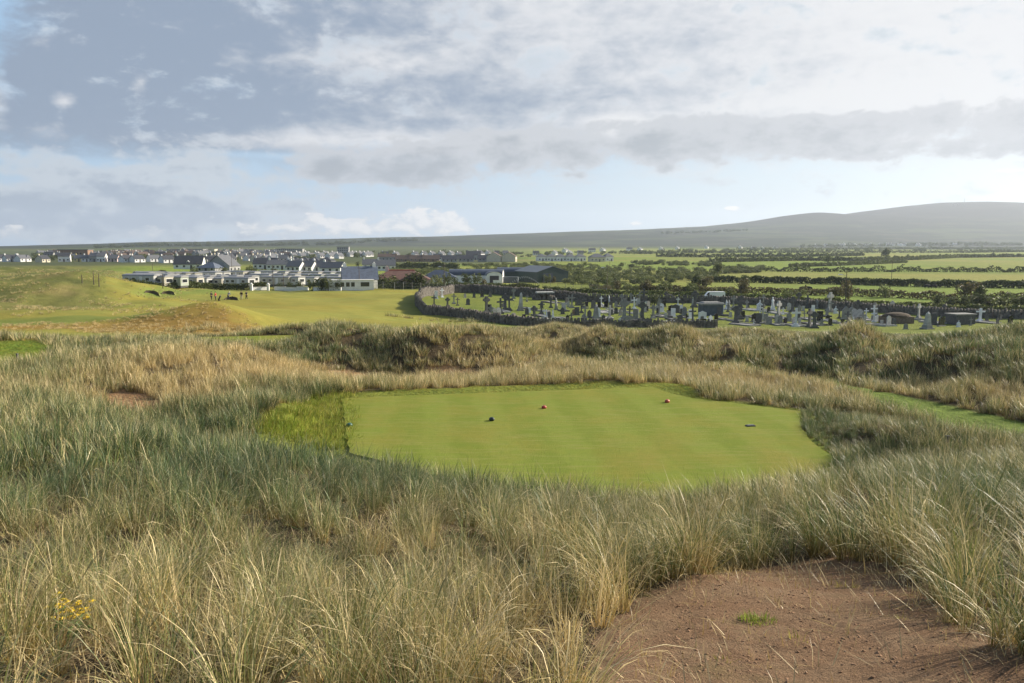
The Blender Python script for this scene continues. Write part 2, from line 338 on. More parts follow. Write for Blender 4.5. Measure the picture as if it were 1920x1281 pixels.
def P(px, py, dmin=2.5):
    """where the sight line of that pixel first meets the ground"""
    d = ray(px, py); D = _Dm[_Dm >= dmin * 0.99]; k = D / d[1]
    zz = CAMZ + d[2] * k - h(d[0] * k, D)
    s = np.nonzero(zz <= 0)[0]
    if len(s) == 0: j = int(np.argmin(zz)); Dx = D[j]
    elif s[0] == 0: Dx = D[0]
    else:
        j = s[0]; Dx = D[j - 1] + (D[j] - D[j - 1]) * zz[j - 1] / (zz[j - 1] - zz[j])
    k = Dx / d[1]; x, y = d[0] * k, Dx
    return np.array([x, y, float(h(x, y))])


def LPOLY(pl, dmin=2.5):
    a = np.array([P(*p, dmin)[:2] for p in pl]); return lp(a[:, 0], a[:, 1])


# ------------------------------------------------------------------ zones of the ground
z_apron = LPOLY([(590, 742), (800, 730), (1000, 722), (1200, 719), (1290, 722), (1310, 745), (1400, 757), (1500, 768), (1492, 795), (1505, 830), (1545, 862)])
z_apron = np.concatenate([z_apron, lp(*np.array([(8.5, 18.0), (3, 17.0), (-2, 17.5), (-5.5, 19.5), (-7.5, 22), (-7.9, 25.5)]).T)])
z_path = LPOLY(dmin=27, pl=[(1600, 724), (1640, 733), (1720, 748), (1830, 772), (1960, 803), (2100, 840), (2100, 880), (1960, 835), (1850, 803), (1740, 776), (1640, 752), (1600, 738), (1500, 712), (1400, 697), (1330, 688), (1340, 680), (1440, 690), (1530, 704)])
z_path[7:11, 1] += np.log(0.945)
z_path2 = LPOLY([(1020, 668), (1060, 664), (1110, 667), (1190, 677), (1180, 685), (1100, 679)])
SANDPX = [(1130, 1281), (1140, 1190), (1210, 1125), (1300, 1088), (1400, 1068), (1560, 1047), (1680, 1067), (1730, 1110), (1800, 1180), (1870, 1222), (1940, 1248)]
z_sand = np.concatenate([LPOLY(SANDPX), lp(*np.array([(3.2, 3.6), (3.0, 2.0), (0.4, 2.0), (0.4, 3.6)]).T)])
z_sand2 = LPOLY([(190, 742), (240, 730), (290, 746), (315, 770), (260, 778), (200, 762)])
z_sand3 = LPOLY([(795, 690), (850, 684), (905, 700), (897, 716), (825, 719)])
z_sand4 = LPOLY([(590, 697), (640, 692), (720, 703), (700, 713), (620, 710)])
z_rough = LPOLY([(0, 640), (60, 638), (112, 652), (95, 676), (0, 688), (-60, 680), (-60, 640)])
z_rough2 = LPOLY([(592, 746), (640, 742), (652, 790), (650, 840), (590, 838), (520, 818), (478, 806), (560, 776), (578, 760)])
z_brown = LPOLY([(0, 606), (120, 609), (230, 600), (320, 585), (392, 572), (450, 592), (530, 627), (430, 632), (250, 628), (100, 616), (0, 618)], 80)
z_green = LPOLY([(-80, 603), (60, 597), (160, 591), (300, 583), (330, 588), (230, 600), (120, 607), (-80, 612)], 80)
z_back = LPOLY([(250, 547), (430, 545), (430, 552), (240, 553)], 150)
_bp = np.array([(-600, 70), (0, 77), (200, 82), (330, 90), (420, 93), (520, 92), (600, 88), (700, 94), (830, 94), (925, 95), (960, 100), (1000, 108), (1340, 113), (1500, 110), (1650, 103), (1800, 100), (1920, 98), (2500, 98)], float)


def dune_limit(t):
    """distance at which the rough dune grass ends, along azimuth t"""
    return np.interp(t, np.arctan((_bp[:, 0] - 960) / FPX), np.log(_bp[:, 1]))


CEM = np.array([(782, 588), (781, 578), (790, 566), (812, 557), (850, 551), (890, 553), (950, 556), (1010, 558), (1100, 566), (1340, 568), (1450, 572), (1560, 579), (1750, 591), (1950, 603), (2100, 612)], float)


def wallpt(px, py):
    d = ray(px, py); k = (0.05 - CAMZ) / d[2]; return d[0] * k, d[1] * k

# ------------------------------------------------------------------ materials
MATS = {}


def mat(name, col, rough=0.8, var=0.25, scale=3.0, bump=0.0, bscale=None, spec=0.3, metal=0.0, col2=None, detail=4):
    """procedural material: a base colour broken by object-space noise, with optional bump"""
    if name in MATS: return MATS[name]
    m = bpy.data.materials.new(name); m.use_nodes = True; t = m.node_tree; N = NT(t)
    b = t.nodes['Principled BSDF']; tco = t.nodes.new('ShaderNodeTexCoord')
    f = N.noise(tco.outputs['Object'], scale, detail, 0.6)
    c2 = col2 or tuple(k * (1 - var) for k in col); c1 = col if col2 else tuple(min(1, k * (1 + var * 0.6)) for k in col)
    N.put(b.inputs['Base Color'], N.mix(N.step(f, 0.3, 0.7), c2, c1))
    b.inputs['Roughness'].default_value = rough; b.inputs['Metallic'].default_value = metal; b.inputs['Specular IOR Level'].default_value = spec
    if bump:
        bn = t.nodes.new('ShaderNodeBump'); bn.inputs['Strength'].default_value = 1.0; bn.inputs['Distance'].default_value = bump
        N.put(bn.inputs['Height'], N.noise(tco.outputs['Object'], bscale or scale * 4, 6, 0.65)); t.links.new(bn.outputs[0], b.inputs['Normal'])
    MATS[name] = m; return m


def ground_mat(name, kind):
    m = bpy.data.materials.new(name); m.use_nodes = True; t = m.node_tree; N = NT(t); b = t.nodes['Principled BSDF']
    g = t.nodes.new('ShaderNodeNewGeometry'); pos = g.outputs['Position']
    at_ = t.nodes.new('ShaderNodeAttribute'); at_.attribute_name = 'zone'
    b.inputs['Roughness'].default_value = 0.95; b.inputs['Specular IOR Level'].default_value = 0.08
    bn = t.nodes.new('ShaderNodeBump')
    if kind == 'sand':
        a = N.noise(pos, 2.2, 5, 0.6); c = N.noise(pos, 22, 6, 0.75); d = N.noise(pos, 80, 3, 0.7)
        k = N.mix(N.step(a, 0.35, 0.68), at_.outputs[0], (0.42, 0.285, 0.175))
        k = N.mix(N.mul(N.step(c, 0.50, 0.72), 0.7), k, (0.24, 0.145, 0.085))
        k = N.mix(N.mul(N.step(d, 0.58, 0.75), 0.55), k, (0.58, 0.44, 0.30))
        k = N.mix(N.mul(N.step(N.noise(pos, 1.1, 4, 0.6), 0.56, 0.72), 0.35), k, (0.20, 0.17, 0.05))
        N.put(b.inputs['Base Color'], k)
        hgt = N.add(N.mul(c, 1.0), N.add(N.mul(d, 0.4), N.mul(N.noise(pos, 5, 4, 0.6), 1.2)))
        bn.inputs['Distance'].default_value = 0.20
    elif kind == 'mown':
        w = t.nodes.new('ShaderNodeMapping'); w.inputs['Rotation'].default_value = (0, 0, R(-8)); w.inputs['Scale'].default_value = (0.35, 1.0, 1.0); t.links.new(pos, w.inputs[0])
        a = N.noise(w.outputs[0], 0.10, 5, 0.6); c = N.noise(w.outputs[0], 0.9, 4, 0.65); d = N.noise(pos, 9, 3, 0.7)
        k = N.mix(N.mul(N.step(a, 0.38, 0.66), 0.75), at_.outputs[0], N.mix(1.0, at_.outputs[0], (1.12, 0.93, 0.82), 'MULTIPLY'))
        k = N.mix(N.step(c, 0.35, 0.7), k, N.mix(1.0, k, (0.80, 0.87, 0.8), 'MULTIPLY'))
        k = N.mix(N.mul(N.step(d, 0.45, 0.7), 0.5), k, N.mix(1.0, k, (0.72, 0.76, 0.7), 'MULTIPLY'))
        N.put(b.inputs['Base Color'], k)
        hgt = N.add(N.mul(c, 1.2), d); bn.inputs['Distance'].default_value = 0.10
    elif kind == 'tee':
        sx, sy, sz_ = N.sep(pos)
        s = N.math('SINE', N.mul(N.add(N.add(sx, N.mul(sy, 0.10)), N.mul(N.noise(pos, 0.6, 3), 0.8)), 3.1))
        a = N.noise(pos, 0.55, 4, 0.6); c = N.noise(pos, 5.0, 5, 0.7); d = N.noise(pos, 55, 2, 0.6)
        w = t.nodes.new('ShaderNodeMapping'); w.inputs['Scale'].default_value = (0.25, 1.6, 1.0); t.links.new(pos, w.inputs[0])
        e = N.noise(w.outputs[0], 3.2, 4, 0.65)
        k = N.mix(N.step(s, -0.5, 0.5), (0.176, 0.224, 0.030), (0.206, 0.254, 0.040))
        k = N.mix(N.mul(N.step(a, 0.40, 0.68), 0.6), k, (0.255, 0.232, 0.042))
        k = N.mix(N.mul(N.step(e, 0.44, 0.68), 0.6), k, (0.27, 0.265, 0.075))
        k = N.mix(N.mul(N.step(N.noise(w.outputs[0], 14.0, 4, 0.7), 0.50, 0.72), 0.45), k, (0.135, 0.165, 0.028))
        k = N.mix(N.mul(N.step(N.noise(pos, 0.28, 3, 0.6), 0.48, 0.66), N.step(sy, 27.0, 20.0, 0.12, 0.55)), k, (0.262, 0.222, 0.050))
        k = N.mix(N.mul(N.step(c, 0.45, 0.72), 0.40), k, (0.150, 0.205, 0.035))
        k = N.mix(N.mul(N.step(d, 0.5, 0.75), 0.35), k, (0.14, 0.17, 0.03))
        N.put(b.inputs['Base Color'], k)
        hgt = N.add(N.mul(c, 0.6), d); bn.inputs['Distance'].default_value = 0.02
    else:
        a = N.noise(pos, 0.012, 5, 0.6); c = N.noise(pos, 0.35, 5, 0.65); d = N.noise(pos, 4.0, 4, 0.7)
        k = N.mix(N.mul(N.step(c, 0.40, 0.66), 0.55), at_.outputs[0], N.mix(1.0, at_.outputs[0], (0.62, 0.70, 0.6), 'MULTIPLY'))
        k = N.mix(N.mul(N.step(d, 0.45, 0.7), 0.45), k, N.mix(1.0, k, (1.35, 1.2, 0.95), 'MULTIPLY'))
        k = N.mix(N.mul(N.step(a, 0.42, 0.62), 0.6), k, N.mix(1.0, k, (0.78, 0.9, 0.9), 'MULTIPLY'))
        N.put(b.inputs['Base Color'], k)
        hgt = N.add(N.mul(c, 2.0), d); bn.inputs['Distance'].default_value = 0.22
    N.put(bn.inputs['Height'], hgt); t.links.new(bn.outputs[0], b.inputs['Normal'])
    return m


def tag(o, label=None, cat=None, group=None, kind=None):
    for k, v in (('label', label), ('category', cat), ('group', group), ('kind', kind)):
        if v: o[k] = v
    return o


def link_mesh(name, verts, faces, m=None, parent=None, smooth=False):
    me = bpy.data.meshes.new(name); me.from_pydata([tuple(v) for v in verts], [], faces); me.update()
    if m: me.materials.append(m)
    if smooth: me.polygons.foreach_set('use_smooth', [True] * len(me.polygons))
    o = bpy.data.objects.new(name, me); COL.objects.link(o); o.parent = parent
    return o


def np_mesh(name, co, quads, m=None, smooth=False):
    """big mesh from numpy arrays; quads (n,4)"""
    me = bpy.data.meshes.new(name); nv, nf = len(co), len(quads)
    me.vertices.add(nv); me.vertices.foreach_set('co', np.ascontiguousarray(co, np.float32).ravel())
    me.loops.add(nf * 4); me.loops.foreach_set('vertex_index', np.ascontiguousarray(quads, np.int32).ravel())
    me.polygons.add(nf); me.polygons.foreach_set('loop_start', np.arange(0, nf * 4, 4, dtype=np.int32))
    me.update(calc_edges=True)
    if smooth: me.polygons.foreach_set('use_smooth', np.ones(nf, bool))
    if m: me.materials.append(m)
    return me


# ------------------------------------------------------------------ ground sheet, coloured by zone
tv, lv = tw.ravel(), LL.ravel()
col = np.tile(np.array([0.095, 0.070, 0.040]), (len(qg), 1))        # dune soil and litter


def over(c, w): col[:] = col * (1 - w[:, None]) + np.array(c) * w[:, None]


lim = dune_limit(tv)
beyond = sst(lv, lim - 0.03, lim + 0.03)
fld = np.where((perlin(GX / 260.0, GY / 90.0) > 0)[:, None], np.array([0.185, 0.225, 0.050]), np.array([0.225, 0.235, 0.060]))
n1 = fbm(GX / 300.0, GY / 120.0, 3)
over((0.235, 0.26, 0.062), beyond)                                                   # pasture
k = beyond * sst(n1, 0.05, 0.25) * 0.8; over((0.20, 0.265, 0.05), k)
k = beyond * sst(-n1, 0.05, 0.3) * 0.7; over((0.29, 0.275, 0.08), k)
mown = beyond * (1 - sst(tv, -0.11, -0.02)) * (1 - sst(RR, 205, 232))
over((0.295, 0.285, 0.066), mown)                                                     # fairway
leftm = (1 - sst(tv, -0.50, -0.44)) * sst(RR, 120, 150) * (1 - sst(RR, 600, 750))
over((0.170, 0.172, 0.052), leftm * 0.9)
r2 = fbm(GX / 9.0, GY / 9.0, 4); over((0.26, 0.215, 0.085), leftm * sst(r2, 0.15, 0.5) * 0.7); over((0.09, 0.105, 0.04), leftm * sst(-r2, 0.1, 0.5) * 0.7)
town = sst(RR, 480, 620) * (1 - sst(tv, -0.05, 0.06)) * (1 - sst(RR, 1700, 2400)); over((0.080, 0.094, 0.050), town * 0.9)
hillw = sst(RR, 1700, 2500); over((0.036, 0.046, 0.034), hillw)
over((0.085, 0.080, 0.062), hillw * sst(fbm(GX / 170.0, GY / 170.0, 4), 0.12, 0.42) * 0.6)
patch = fbm(GX / 420.0 + 3, GY / 240.0, 3); over((0.10, 0.125, 0.05), hillw * sst(patch, 0.10, 0.16) * 0.4 * (1 - sst(HG.ravel(), 90, 190))); over((0.055, 0.048, 0.048), hillw * sst(HG.ravel(), 80, 200) * 0.8)
cemp = np.array([wallpt(*p) for p in CEM] + [wallpt(2100, 640), (40, 116), (8, 117.0), wallpt(1000, 612), wallpt(900, 603), wallpt(850, 598), wallpt(800, 593)])
cs = np.full(len(qg), 50.0); near_c = (RR > 100) & (RR < 260); cs[near_c] = sdf(np.stack([GX, GY], -1)[near_c], cemp)
over((0.185, 0.215, 0.048), sst(-cs, -0.5, 0.8))


def zone(poly, c, e=0.006, w=1.0, wob=0.0):
    b = poly.min(0) - 0.1, poly.max(0) + 0.1
    s = (qg[:, 0] > b[0][0]) & (qg[:, 0] < b[1][0]) & (qg[:, 1] > b[0][1]) & (qg[:, 1] < b[1][1])
    d = np.full(len(qg), 9.0); d[s] = sdf(qg[s], poly)
    if wob: d = d + wob * fbm(qg[:, 0] * 40, qg[:, 1] * 40, 3)
    over(c, sst(-d, -e, e) * w); return d


d_brown = zone(z_brown, (0.285, 0.200, 0.058), 0.02, 0.95, 0.02)
zone(z_green, (0.205, 0.245, 0.060), 0.004)
zone(z_back, (0.215, 0.26, 0.06), 0.01)
d_ap = zone(z_apron, (0.185, 0.215, 0.040), 0.006, 1.0, 0.006)
te0 = sdf(np.stack([GX, GY], -1), TEE); over((0.185, 0.215, 0.040), sst(-te0, -0.9, -0.3))
d_pa = zone(z_path, (0.165, 0.225, 0.045), 0.006)
d_p2 = zone(z_path2, (0.13, 0.17, 0.04), 0.006)
d_ro = zone(z_rough, (0.15, 0.205, 0.030), 0.01)
d_r2 = zone(z_rough2, (0.20, 0.225, 0.035), 0.01)
d_sa = zone(z_sand, (0.365, 0.228, 0.134), 0.02, 1.0, 0.03)
for zz_ in (z_sand2, z_sand3, z_sand4): zone(zz_, (0.34, 0.205, 0.11), 0.008, 1.0, 0.01)
te = sdf(np.stack([GX, GY], -1), TEE2); over((0.215, 0.265, 0.055), sst(-te, -0.6, 0.1))

nth = len(ths)
idx = np.arange(nth * NR).reshape(nth, NR)
nxt = np.roll(idx, -1, 0)
quads = np.stack([idx[:, :-1], nxt[:, :-1], nxt[:, 1:], idx[:, 1:]], -1).reshape(-1, 4)[:, ::-1]
fc_r = RR[quads].mean(1)
isand = (d_sa[quads] < 0.02).all(1)
ifair = (mown[quads] > 0.5).all(1) & ~isand & (leftm[quads] < 0.5).all(1)
ihill = fc_r > 2300
allco = np.stack([GX, GY, HG.ravel()], -1)


def sheet(name, mask, m):
    q = quads[mask]; u, invx = np.unique(q, return_inverse=True)
    me = np_mesh(name, allco[u], invx.reshape(-1, 4), m, True)
    ca = me.color_attributes.new('zone', 'FLOAT_COLOR', 'POINT')
    ca.data.foreach_set('color', np.concatenate([col[u], np.ones((len(u), 1))], -1).astype(np.float32).ravel())
    o = bpy.data.objects.new(name, me); COL.objects.link(o); o['kind'] = 'structure'; return o


MG = ground_mat('turf_and_soil', 'ground')
sheet('ground', ~(isand | ifair | ihill), MG)
sheet('fairway', ifair, ground_mat('fairway_turf', 'mown'))
sheet('hills', ihill, MG)
sheet('sand', isand, ground_mat('bare_sandy_soil', 'sand'))
# earth under the photographer's feet closes the middle of the sheet
c0 = [(0, 0, 10.3)] + [tuple(allco[idx[i, 0]]) for i in range(nth)]
o = link_mesh('ground_cap', c0, [(0, 1 + (i + 1) % nth, 1 + i) for i in range(nth)], mat('cap_soil', (0.15, 0.118, 0.062), 0.95)); o['kind'] = 'structure'; o.name = 'ground'


def slab(name, poly, z, m, step=0.5, drop=0.25):
    """flat mown platform with a cut edge"""
    pl = []
    for i in range(len(poly)):
        a = np.array(poly[i]); b = np.array(poly[(i + 1) % len(poly)]); k = max(1, int(np.hypot(*(b - a)) / step))
        pl += [a + (b - a) * j / k for j in range(k)]
    r_ = random.Random(3); pl = [p + np.array([r_.uniform(-.04, .04), r_.uniform(-.04, .04)]) for p in pl]
    nn = len(pl)
    vs = [(p[0], p[1], z) for p in pl] + [(p[0], p[1], z - drop) for p in pl]
    o = link_mesh(name, vs, [tuple(range(nn))] + [(i, i + nn, (i + 1) % nn + nn, (i + 1) % nn) for i in range(nn)], m)
    if o.data.polygons[0].normal.z < 0: o.data.flip_normals()
    o['kind'] = 'structure'; return o


MT = ground_mat('tee_turf', 'tee')
slab('tee', TEE, TEE_Z + 0.03, MT)
slab('tee', TEE2, TEE2_Z + 0.03, MT)

# ------------------------------------------------------------------ grass: tufts modelled once, scattered as stuff
SRC = {}


def tuft(coll, n, hmin, hmax, spread, width, segs, tilt, curl, lean, m, seed, seed_heads=0.0):
    r = np.random.RandomState(seed); vs = []; qs = []; tt = []
    for b in range(n):
        a = r.rand() * 2 * math.pi; rad = spread * math.sqrt(r.rand()); bx, by = rad * math.cos(a), rad * math.sin(a)
        ph = a + r.normal(0, 0.9); L = r.uniform(hmin, hmax) * (0.55 if r.rand() < 0.25 else 1.0)
        ti = abs(r.normal(0, tilt)) + 0.04; cu = abs(r.normal(curl, curl * 0.6))
        if r.rand() < 0.06: ti += 0.5
        if r.rand() < 0.13: cu += r.uniform(0.6, 1.5)
        dx_, dy_ = math.cos(ph), math.sin(ph); wa = ph + math.pi / 2 + r.normal(0, 0.7)
        wx, wy = math.cos(wa), math.sin(wa); w0 = width * r.uniform(0.6, 1.25); base = len(vs)
        px_, py_, pz_ = bx, by, -0.04; ang = ti; lx = lean * r.uniform(0.3, 1.4)
        for s in range(segs + 1):
            f = s / segs; w = w0 * (1 - f ** 1.6 * 0.93) * (0.75 + 0.25 * min(1, f * 4))
            if seed_heads and b < n * seed_heads and s >= segs - 1: w = w0 * 1.5 * (1 if s < segs else 0.25)
            vs.append((px_ - wx * w / 2, py_ - wy * w / 2, pz_)); vs.append((px_ + wx * w / 2, py_ + wy * w / 2, pz_)); tt += [f, f]
            d = L / segs; ang = ti + cu * f * f * 1.7
            hx = math.sin(ang) * dx_ + lx * f; hy = math.sin(ang) * dy_; hz = math.cos(ang)
            q = math.sqrt(hx * hx + hy * hy + hz * hz)
            px_ += d * hx / q; py_ += d * hy / q; pz_ += d * hz / q
        for s in range(segs): i = base + 2 * s; qs.append((i, i + 1, i + 3, i + 2))
    me = np_mesh('grass_tuft', np.array(vs), np.array(qs), m, True)
    at_ = me.attributes.new('blade_t', 'FLOAT', 'POINT'); at_.data.foreach_set('value', np.array(tt, np.float32))
    o = bpy.data.objects.new('%s_%02d' % (coll, len(SRC.setdefault(coll, bpy.data.collections.new(coll)).objects)), me)
    SRC[coll].objects.link(o); return o


def grass_mat(name, green, green2, straw, straw2, base, transl=0.35, rough=0.42, spec=0.5, blue=(0.092, 0.146, 0.070)):
    m = bpy.data.materials.new(name); m.use_nodes = True; t = m.node_tree; N = NT(t); t.nodes.remove(t.nodes['Principled BSDF'])
    out = t.nodes['Material Output']
    ti = t.nodes.new('ShaderNodeAttribute'); ti.attribute_type = 'INSTANCER'; ti.attribute_name = 'tint'
    bt = t.nodes.new('ShaderNodeAttribute'); bt.attribute_name = 'blade_t'
    g = t.nodes.new('ShaderNodeNewGeometry'); rnd = g.outputs['Random Per Island']
    ob = t.nodes.new('ShaderNodeObjectInfo')
    rr = N.math('FRACT', N.add(N.mul(rnd, 7.13), ob.outputs['Random']))
    gr = N.mix(rr, green, green2); st = N.mix(rnd, straw, straw2)
    tv_ = N.add(ti.outputs['Fac'], N.mul(N.sub(rnd, 0.5), 0.6)); f = N.step(tv_, 0.28, 0.78)
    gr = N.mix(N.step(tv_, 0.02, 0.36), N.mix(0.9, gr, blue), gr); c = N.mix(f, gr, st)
    c = N.mix(N.step(bt.outputs['Fac'], 0.42, 0.0), c, N.mix(0.35, base, c))
    c = N.mix(N.mul(N.step(bt.outputs['Fac'], 0.75, 1.0), 0.28), c, straw2)
    c = N.mix(N.step(N.math('FRACT', N.mul(rnd, 31.7)), 0.86, 0.90), c, N.mix(0.72, c, straw2))          # bleached dead blades
    v_ = N.step(ob.outputs['Random'], 0.0, 1.0, 0.64, 1.28); c = N.mix(1.0, c, N.vec(v_, v_, v_), 'MULTIPLY')
    d = t.nodes.new('ShaderNodeBsdfPrincipled'); N.put(d.inputs['Base Color'], c); d.inputs['Roughness'].default_value = rough; d.inputs['Specular IOR Level'].default_value = spec
    tr = t.nodes.new('ShaderNodeBsdfTranslucent'); N.put(tr.inputs[0], c)
    mx = t.nodes.new('ShaderNodeMixShader'); mx.inputs[0].default_value = transl
    t.links.new(d.outputs[0], mx.inputs[1]); t.links.new(tr.outputs[0], mx.inputs[2]); t.links.new(mx.outputs[0], out.inputs[0])
    return m


GM = grass_mat('marram_blades', (0.080, 0.145, 0.052), (0.170, 0.210, 0.040), (0.46, 0.325, 0.098), (0.76, 0.63, 0.355), (0.34, 0.195, 0.045), 0.20, 0.40, 0.24)
GS = grass_mat('rough_blades', (0.20, 0.27, 0.035), (0.29, 0.33, 0.05), (0.36, 0.34, 0.06), (0.44, 0.38, 0.10), (0.22, 0.24, 0.045), 0.4, 0.6, 0.2, (0.20, 0.28, 0.035))
for s in range(7): tuft('grass_near', 84, 0.55, 1.02, 0.09, 0.0064, 6, 0.27, 0.80, 0.40, GM, 100 + s, 0.05)
for s in range(3): tuft('grass_near', 46, 0.40, 0.85, 0.07, 0.0070, 6, 0.20, 0.30, 0.22, GM, 200 + s, 0.0)
for s in range(6): tuft('grass_mid', 44, 0.42, 0.80, 0.15, 0.014, 4, 0.28, 0.36, 0.26, GM, 300 + s, 0.0)
for s in range(6): tuft('grass_far', 40, 0.35, 0.78, 0.30, 0.030, 3, 0.30, 0.32, 0.22, GM, 400 + s, 0.0)
for s in range(4): tuft('grass_short', 30, 0.05, 0.15, 0.10, 0.009, 3, 0.45, 0.55, 0.1, GS, 500 + s, 0.0)
for s in range(3): tuft('litter', 26, 0.06, 0.22, 0.16, 0.006, 2, 1.45, 0.1, 0.1, GM, 600 + s, 0.0)

gn = bpy.data.node_groups.new('scatter', 'GeometryNodeTree')


def scatter_tree(coll):
    g = bpy.data.node_groups.new('scatter_' + coll, 'GeometryNodeTree')
    g.interface.new_socket('Geometry', in_out='INPUT', socket_type='NodeSocketGeometry')
    g.interface.new_socket('Geometry', in_out='OUTPUT', socket_type='NodeSocketGeometry')
    gi = g.nodes.new('NodeGroupInput'); go = g.nodes.new('NodeGroupOutput')
    ci = g.nodes.new('GeometryNodeCollectionInfo'); ci.inputs[0].default_value = SRC[coll]; ci.inputs[1].default_value = True; ci.inputs[2].default_value = True
    ip = g.nodes.new('GeometryNodeInstanceOnPoints')
    def na(nm, ty):
        x = g.nodes.new('GeometryNodeInputNamedAttribute'); x.data_type = ty; x.inputs[0].default_value = nm
        return [o_ for o_ in x.outputs if o_.enabled][0]
    g.links.new(gi.outputs[0], ip.inputs['Points']); g.links.new(ci.outputs[0], ip.inputs['Instance'])
    ip.inputs['Pick Instance'].default_value = True
    g.links.new(na('var', 'INT'), ip.inputs['Instance Index'])
    g.links.new(na('rot', 'FLOAT_VECTOR'), ip.inputs['Rotation']); g.links.new(na('scl', 'FLOAT_VECTOR'), ip.inputs['Scale'])
    g.links.new(ip.outputs[0], go.inputs[0]); return g


TREES_ = {}


def scatter(name, coll, co, rot, scl, tint, var):
    me = bpy.data.meshes.new(name); k = len(co); me.vertices.add(k); me.vertices.foreach_set('co', np.ascontiguousarray(co, np.float32).ravel())
    for nm, ty, arr in (('rot', 'FLOAT_VECTOR', rot), ('scl', 'FLOAT_VECTOR', scl)):
        me.attributes.new(nm, ty, 'POINT').data.foreach_set('vector', np.ascontiguousarray(arr, np.float32).ravel())
    me.attributes.new('tint', 'FLOAT', 'POINT').data.foreach_set('value', np.ascontiguousarray(tint, np.float32))
    me.attributes.new('var', 'INT', 'POINT').data.foreach_set('value', np.ascontiguousarray(var, np.int32))
    o = bpy.data.objects.new(name, me); COL.objects.link(o); o['kind'] = 'stuff'
    if coll not in TREES_: TREES_[coll] = scatter_tree(coll)
    md = o.modifiers.new('scatter', 'NODES'); md.node_group = TREES_[coll]; return o


# where the grass is green (0) or dry straw (1): surveyed spots, some set greener to paint in shade
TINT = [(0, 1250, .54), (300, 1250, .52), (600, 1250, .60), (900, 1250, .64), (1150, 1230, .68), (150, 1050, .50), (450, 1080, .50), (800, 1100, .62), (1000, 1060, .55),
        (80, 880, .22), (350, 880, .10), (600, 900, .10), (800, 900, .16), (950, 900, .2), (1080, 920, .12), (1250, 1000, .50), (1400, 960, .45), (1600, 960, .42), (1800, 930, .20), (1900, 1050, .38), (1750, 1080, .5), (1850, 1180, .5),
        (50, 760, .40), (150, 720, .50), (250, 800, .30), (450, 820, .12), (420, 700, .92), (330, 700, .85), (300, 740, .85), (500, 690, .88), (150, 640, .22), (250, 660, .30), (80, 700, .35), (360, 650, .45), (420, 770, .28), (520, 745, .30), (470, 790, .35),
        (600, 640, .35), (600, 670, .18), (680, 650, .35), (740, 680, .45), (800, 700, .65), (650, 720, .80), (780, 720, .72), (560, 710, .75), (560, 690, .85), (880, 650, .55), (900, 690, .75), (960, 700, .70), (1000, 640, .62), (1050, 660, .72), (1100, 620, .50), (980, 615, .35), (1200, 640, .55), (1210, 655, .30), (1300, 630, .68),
        (1080, 710, .65), (1200, 705, .60), (1300, 700, .70), (1400, 720, .75), (1540, 735, .62), (1280, 675, .60), (1400, 650, .45), (1450, 660, .25), (1500, 660, .20), (1600, 620, .62), (1560, 660, .22), (1600, 680, .30), (1640, 640, .38), (1660, 690, .62), (1700, 650, .18), (1800, 620, .15), (1900, 610, .12), (1850, 650, .15), (1720, 700, .35), (1780, 725, .60), (1880, 690, .28), (1880, 740, .62),  # olive grass on shaded dune slopes, tint lowered to put shade into colour
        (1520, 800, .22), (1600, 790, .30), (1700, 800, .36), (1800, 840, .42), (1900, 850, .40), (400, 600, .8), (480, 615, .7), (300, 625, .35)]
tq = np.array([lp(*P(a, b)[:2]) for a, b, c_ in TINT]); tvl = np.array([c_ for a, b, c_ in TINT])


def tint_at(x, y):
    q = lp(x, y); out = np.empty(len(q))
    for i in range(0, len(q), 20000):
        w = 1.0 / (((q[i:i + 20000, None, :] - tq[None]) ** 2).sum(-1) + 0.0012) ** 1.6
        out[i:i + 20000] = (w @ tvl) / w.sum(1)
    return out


grng = np.random.RandomState(11)


def sample(r0, r1, dens, half=R(37)):
    nn = int(dens * half * (r1 * r1 - r0 * r0)); t = grng.uniform(-half, half, nn); r = np.sqrt(grng.uniform(r0 * r0, r1 * r1, nn))
    return r * np.sin(t), r * np.cos(t)


def bare(x, y, margin=0.0):
    """True where the ground is mown, worn or sandy"""
    q = lp(x, y); b = np.zeros(len(q), bool)
    jit = 0.012 * fbm(q[:, 0] * 30, q[:, 1] * 30, 3) + 0.004 * grng.randn(len(q))
    for z_ in (z_apron, z_path, z_path2, z_rough, z_rough2, z_sand2, z_sand3, z_sand4): b |= sdf(q, z_) + jit < 0
    b |= sdf(q, z_sand) + 0.05 * fbm(q[:, 0] * 14, q[:, 1] * 14, 3) < 0
    xy = np.stack([x, y], -1); b |= sdf(xy, TEE) < 0.06; b |= sdf(xy, TEE2) < 0.25
    return b


def put(name, coll, x, y, smin, smax, nvar, windy=1.0, hmul=None, tadd=0.0):
    z = h(x, y); k = len(x); nz = fbm(x / 3.1 + 40, y / 3.1, 3)
    s = grng.uniform(smin, smax, k) * (1 + 0.32 * nz)
    if hmul is not None: s = s * hmul
    # the wind lays the blades over to +x on the left of the dune, the other way on the right
    az_ = np.arctan2(x, y); side = np.where(az_ + 0.10 * fbm(x / 2.0, y / 2.0, 2) < 0.10, 0.0, math.pi)
    yaw = side + grng.normal(0, 0.75, k)
    tilt = grng.normal(0, 0.08, (k, 2))
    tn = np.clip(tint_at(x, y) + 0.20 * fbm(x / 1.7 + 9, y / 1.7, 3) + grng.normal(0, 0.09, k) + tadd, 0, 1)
    scatter(name, coll, np.stack([x, y, z], -1), np.stack([tilt[:, 0], tilt[:, 1], yaw], -1), np.stack([s * 1.05, s * 1.05, s], -1), tn, grng.randint(0, nvar, k))


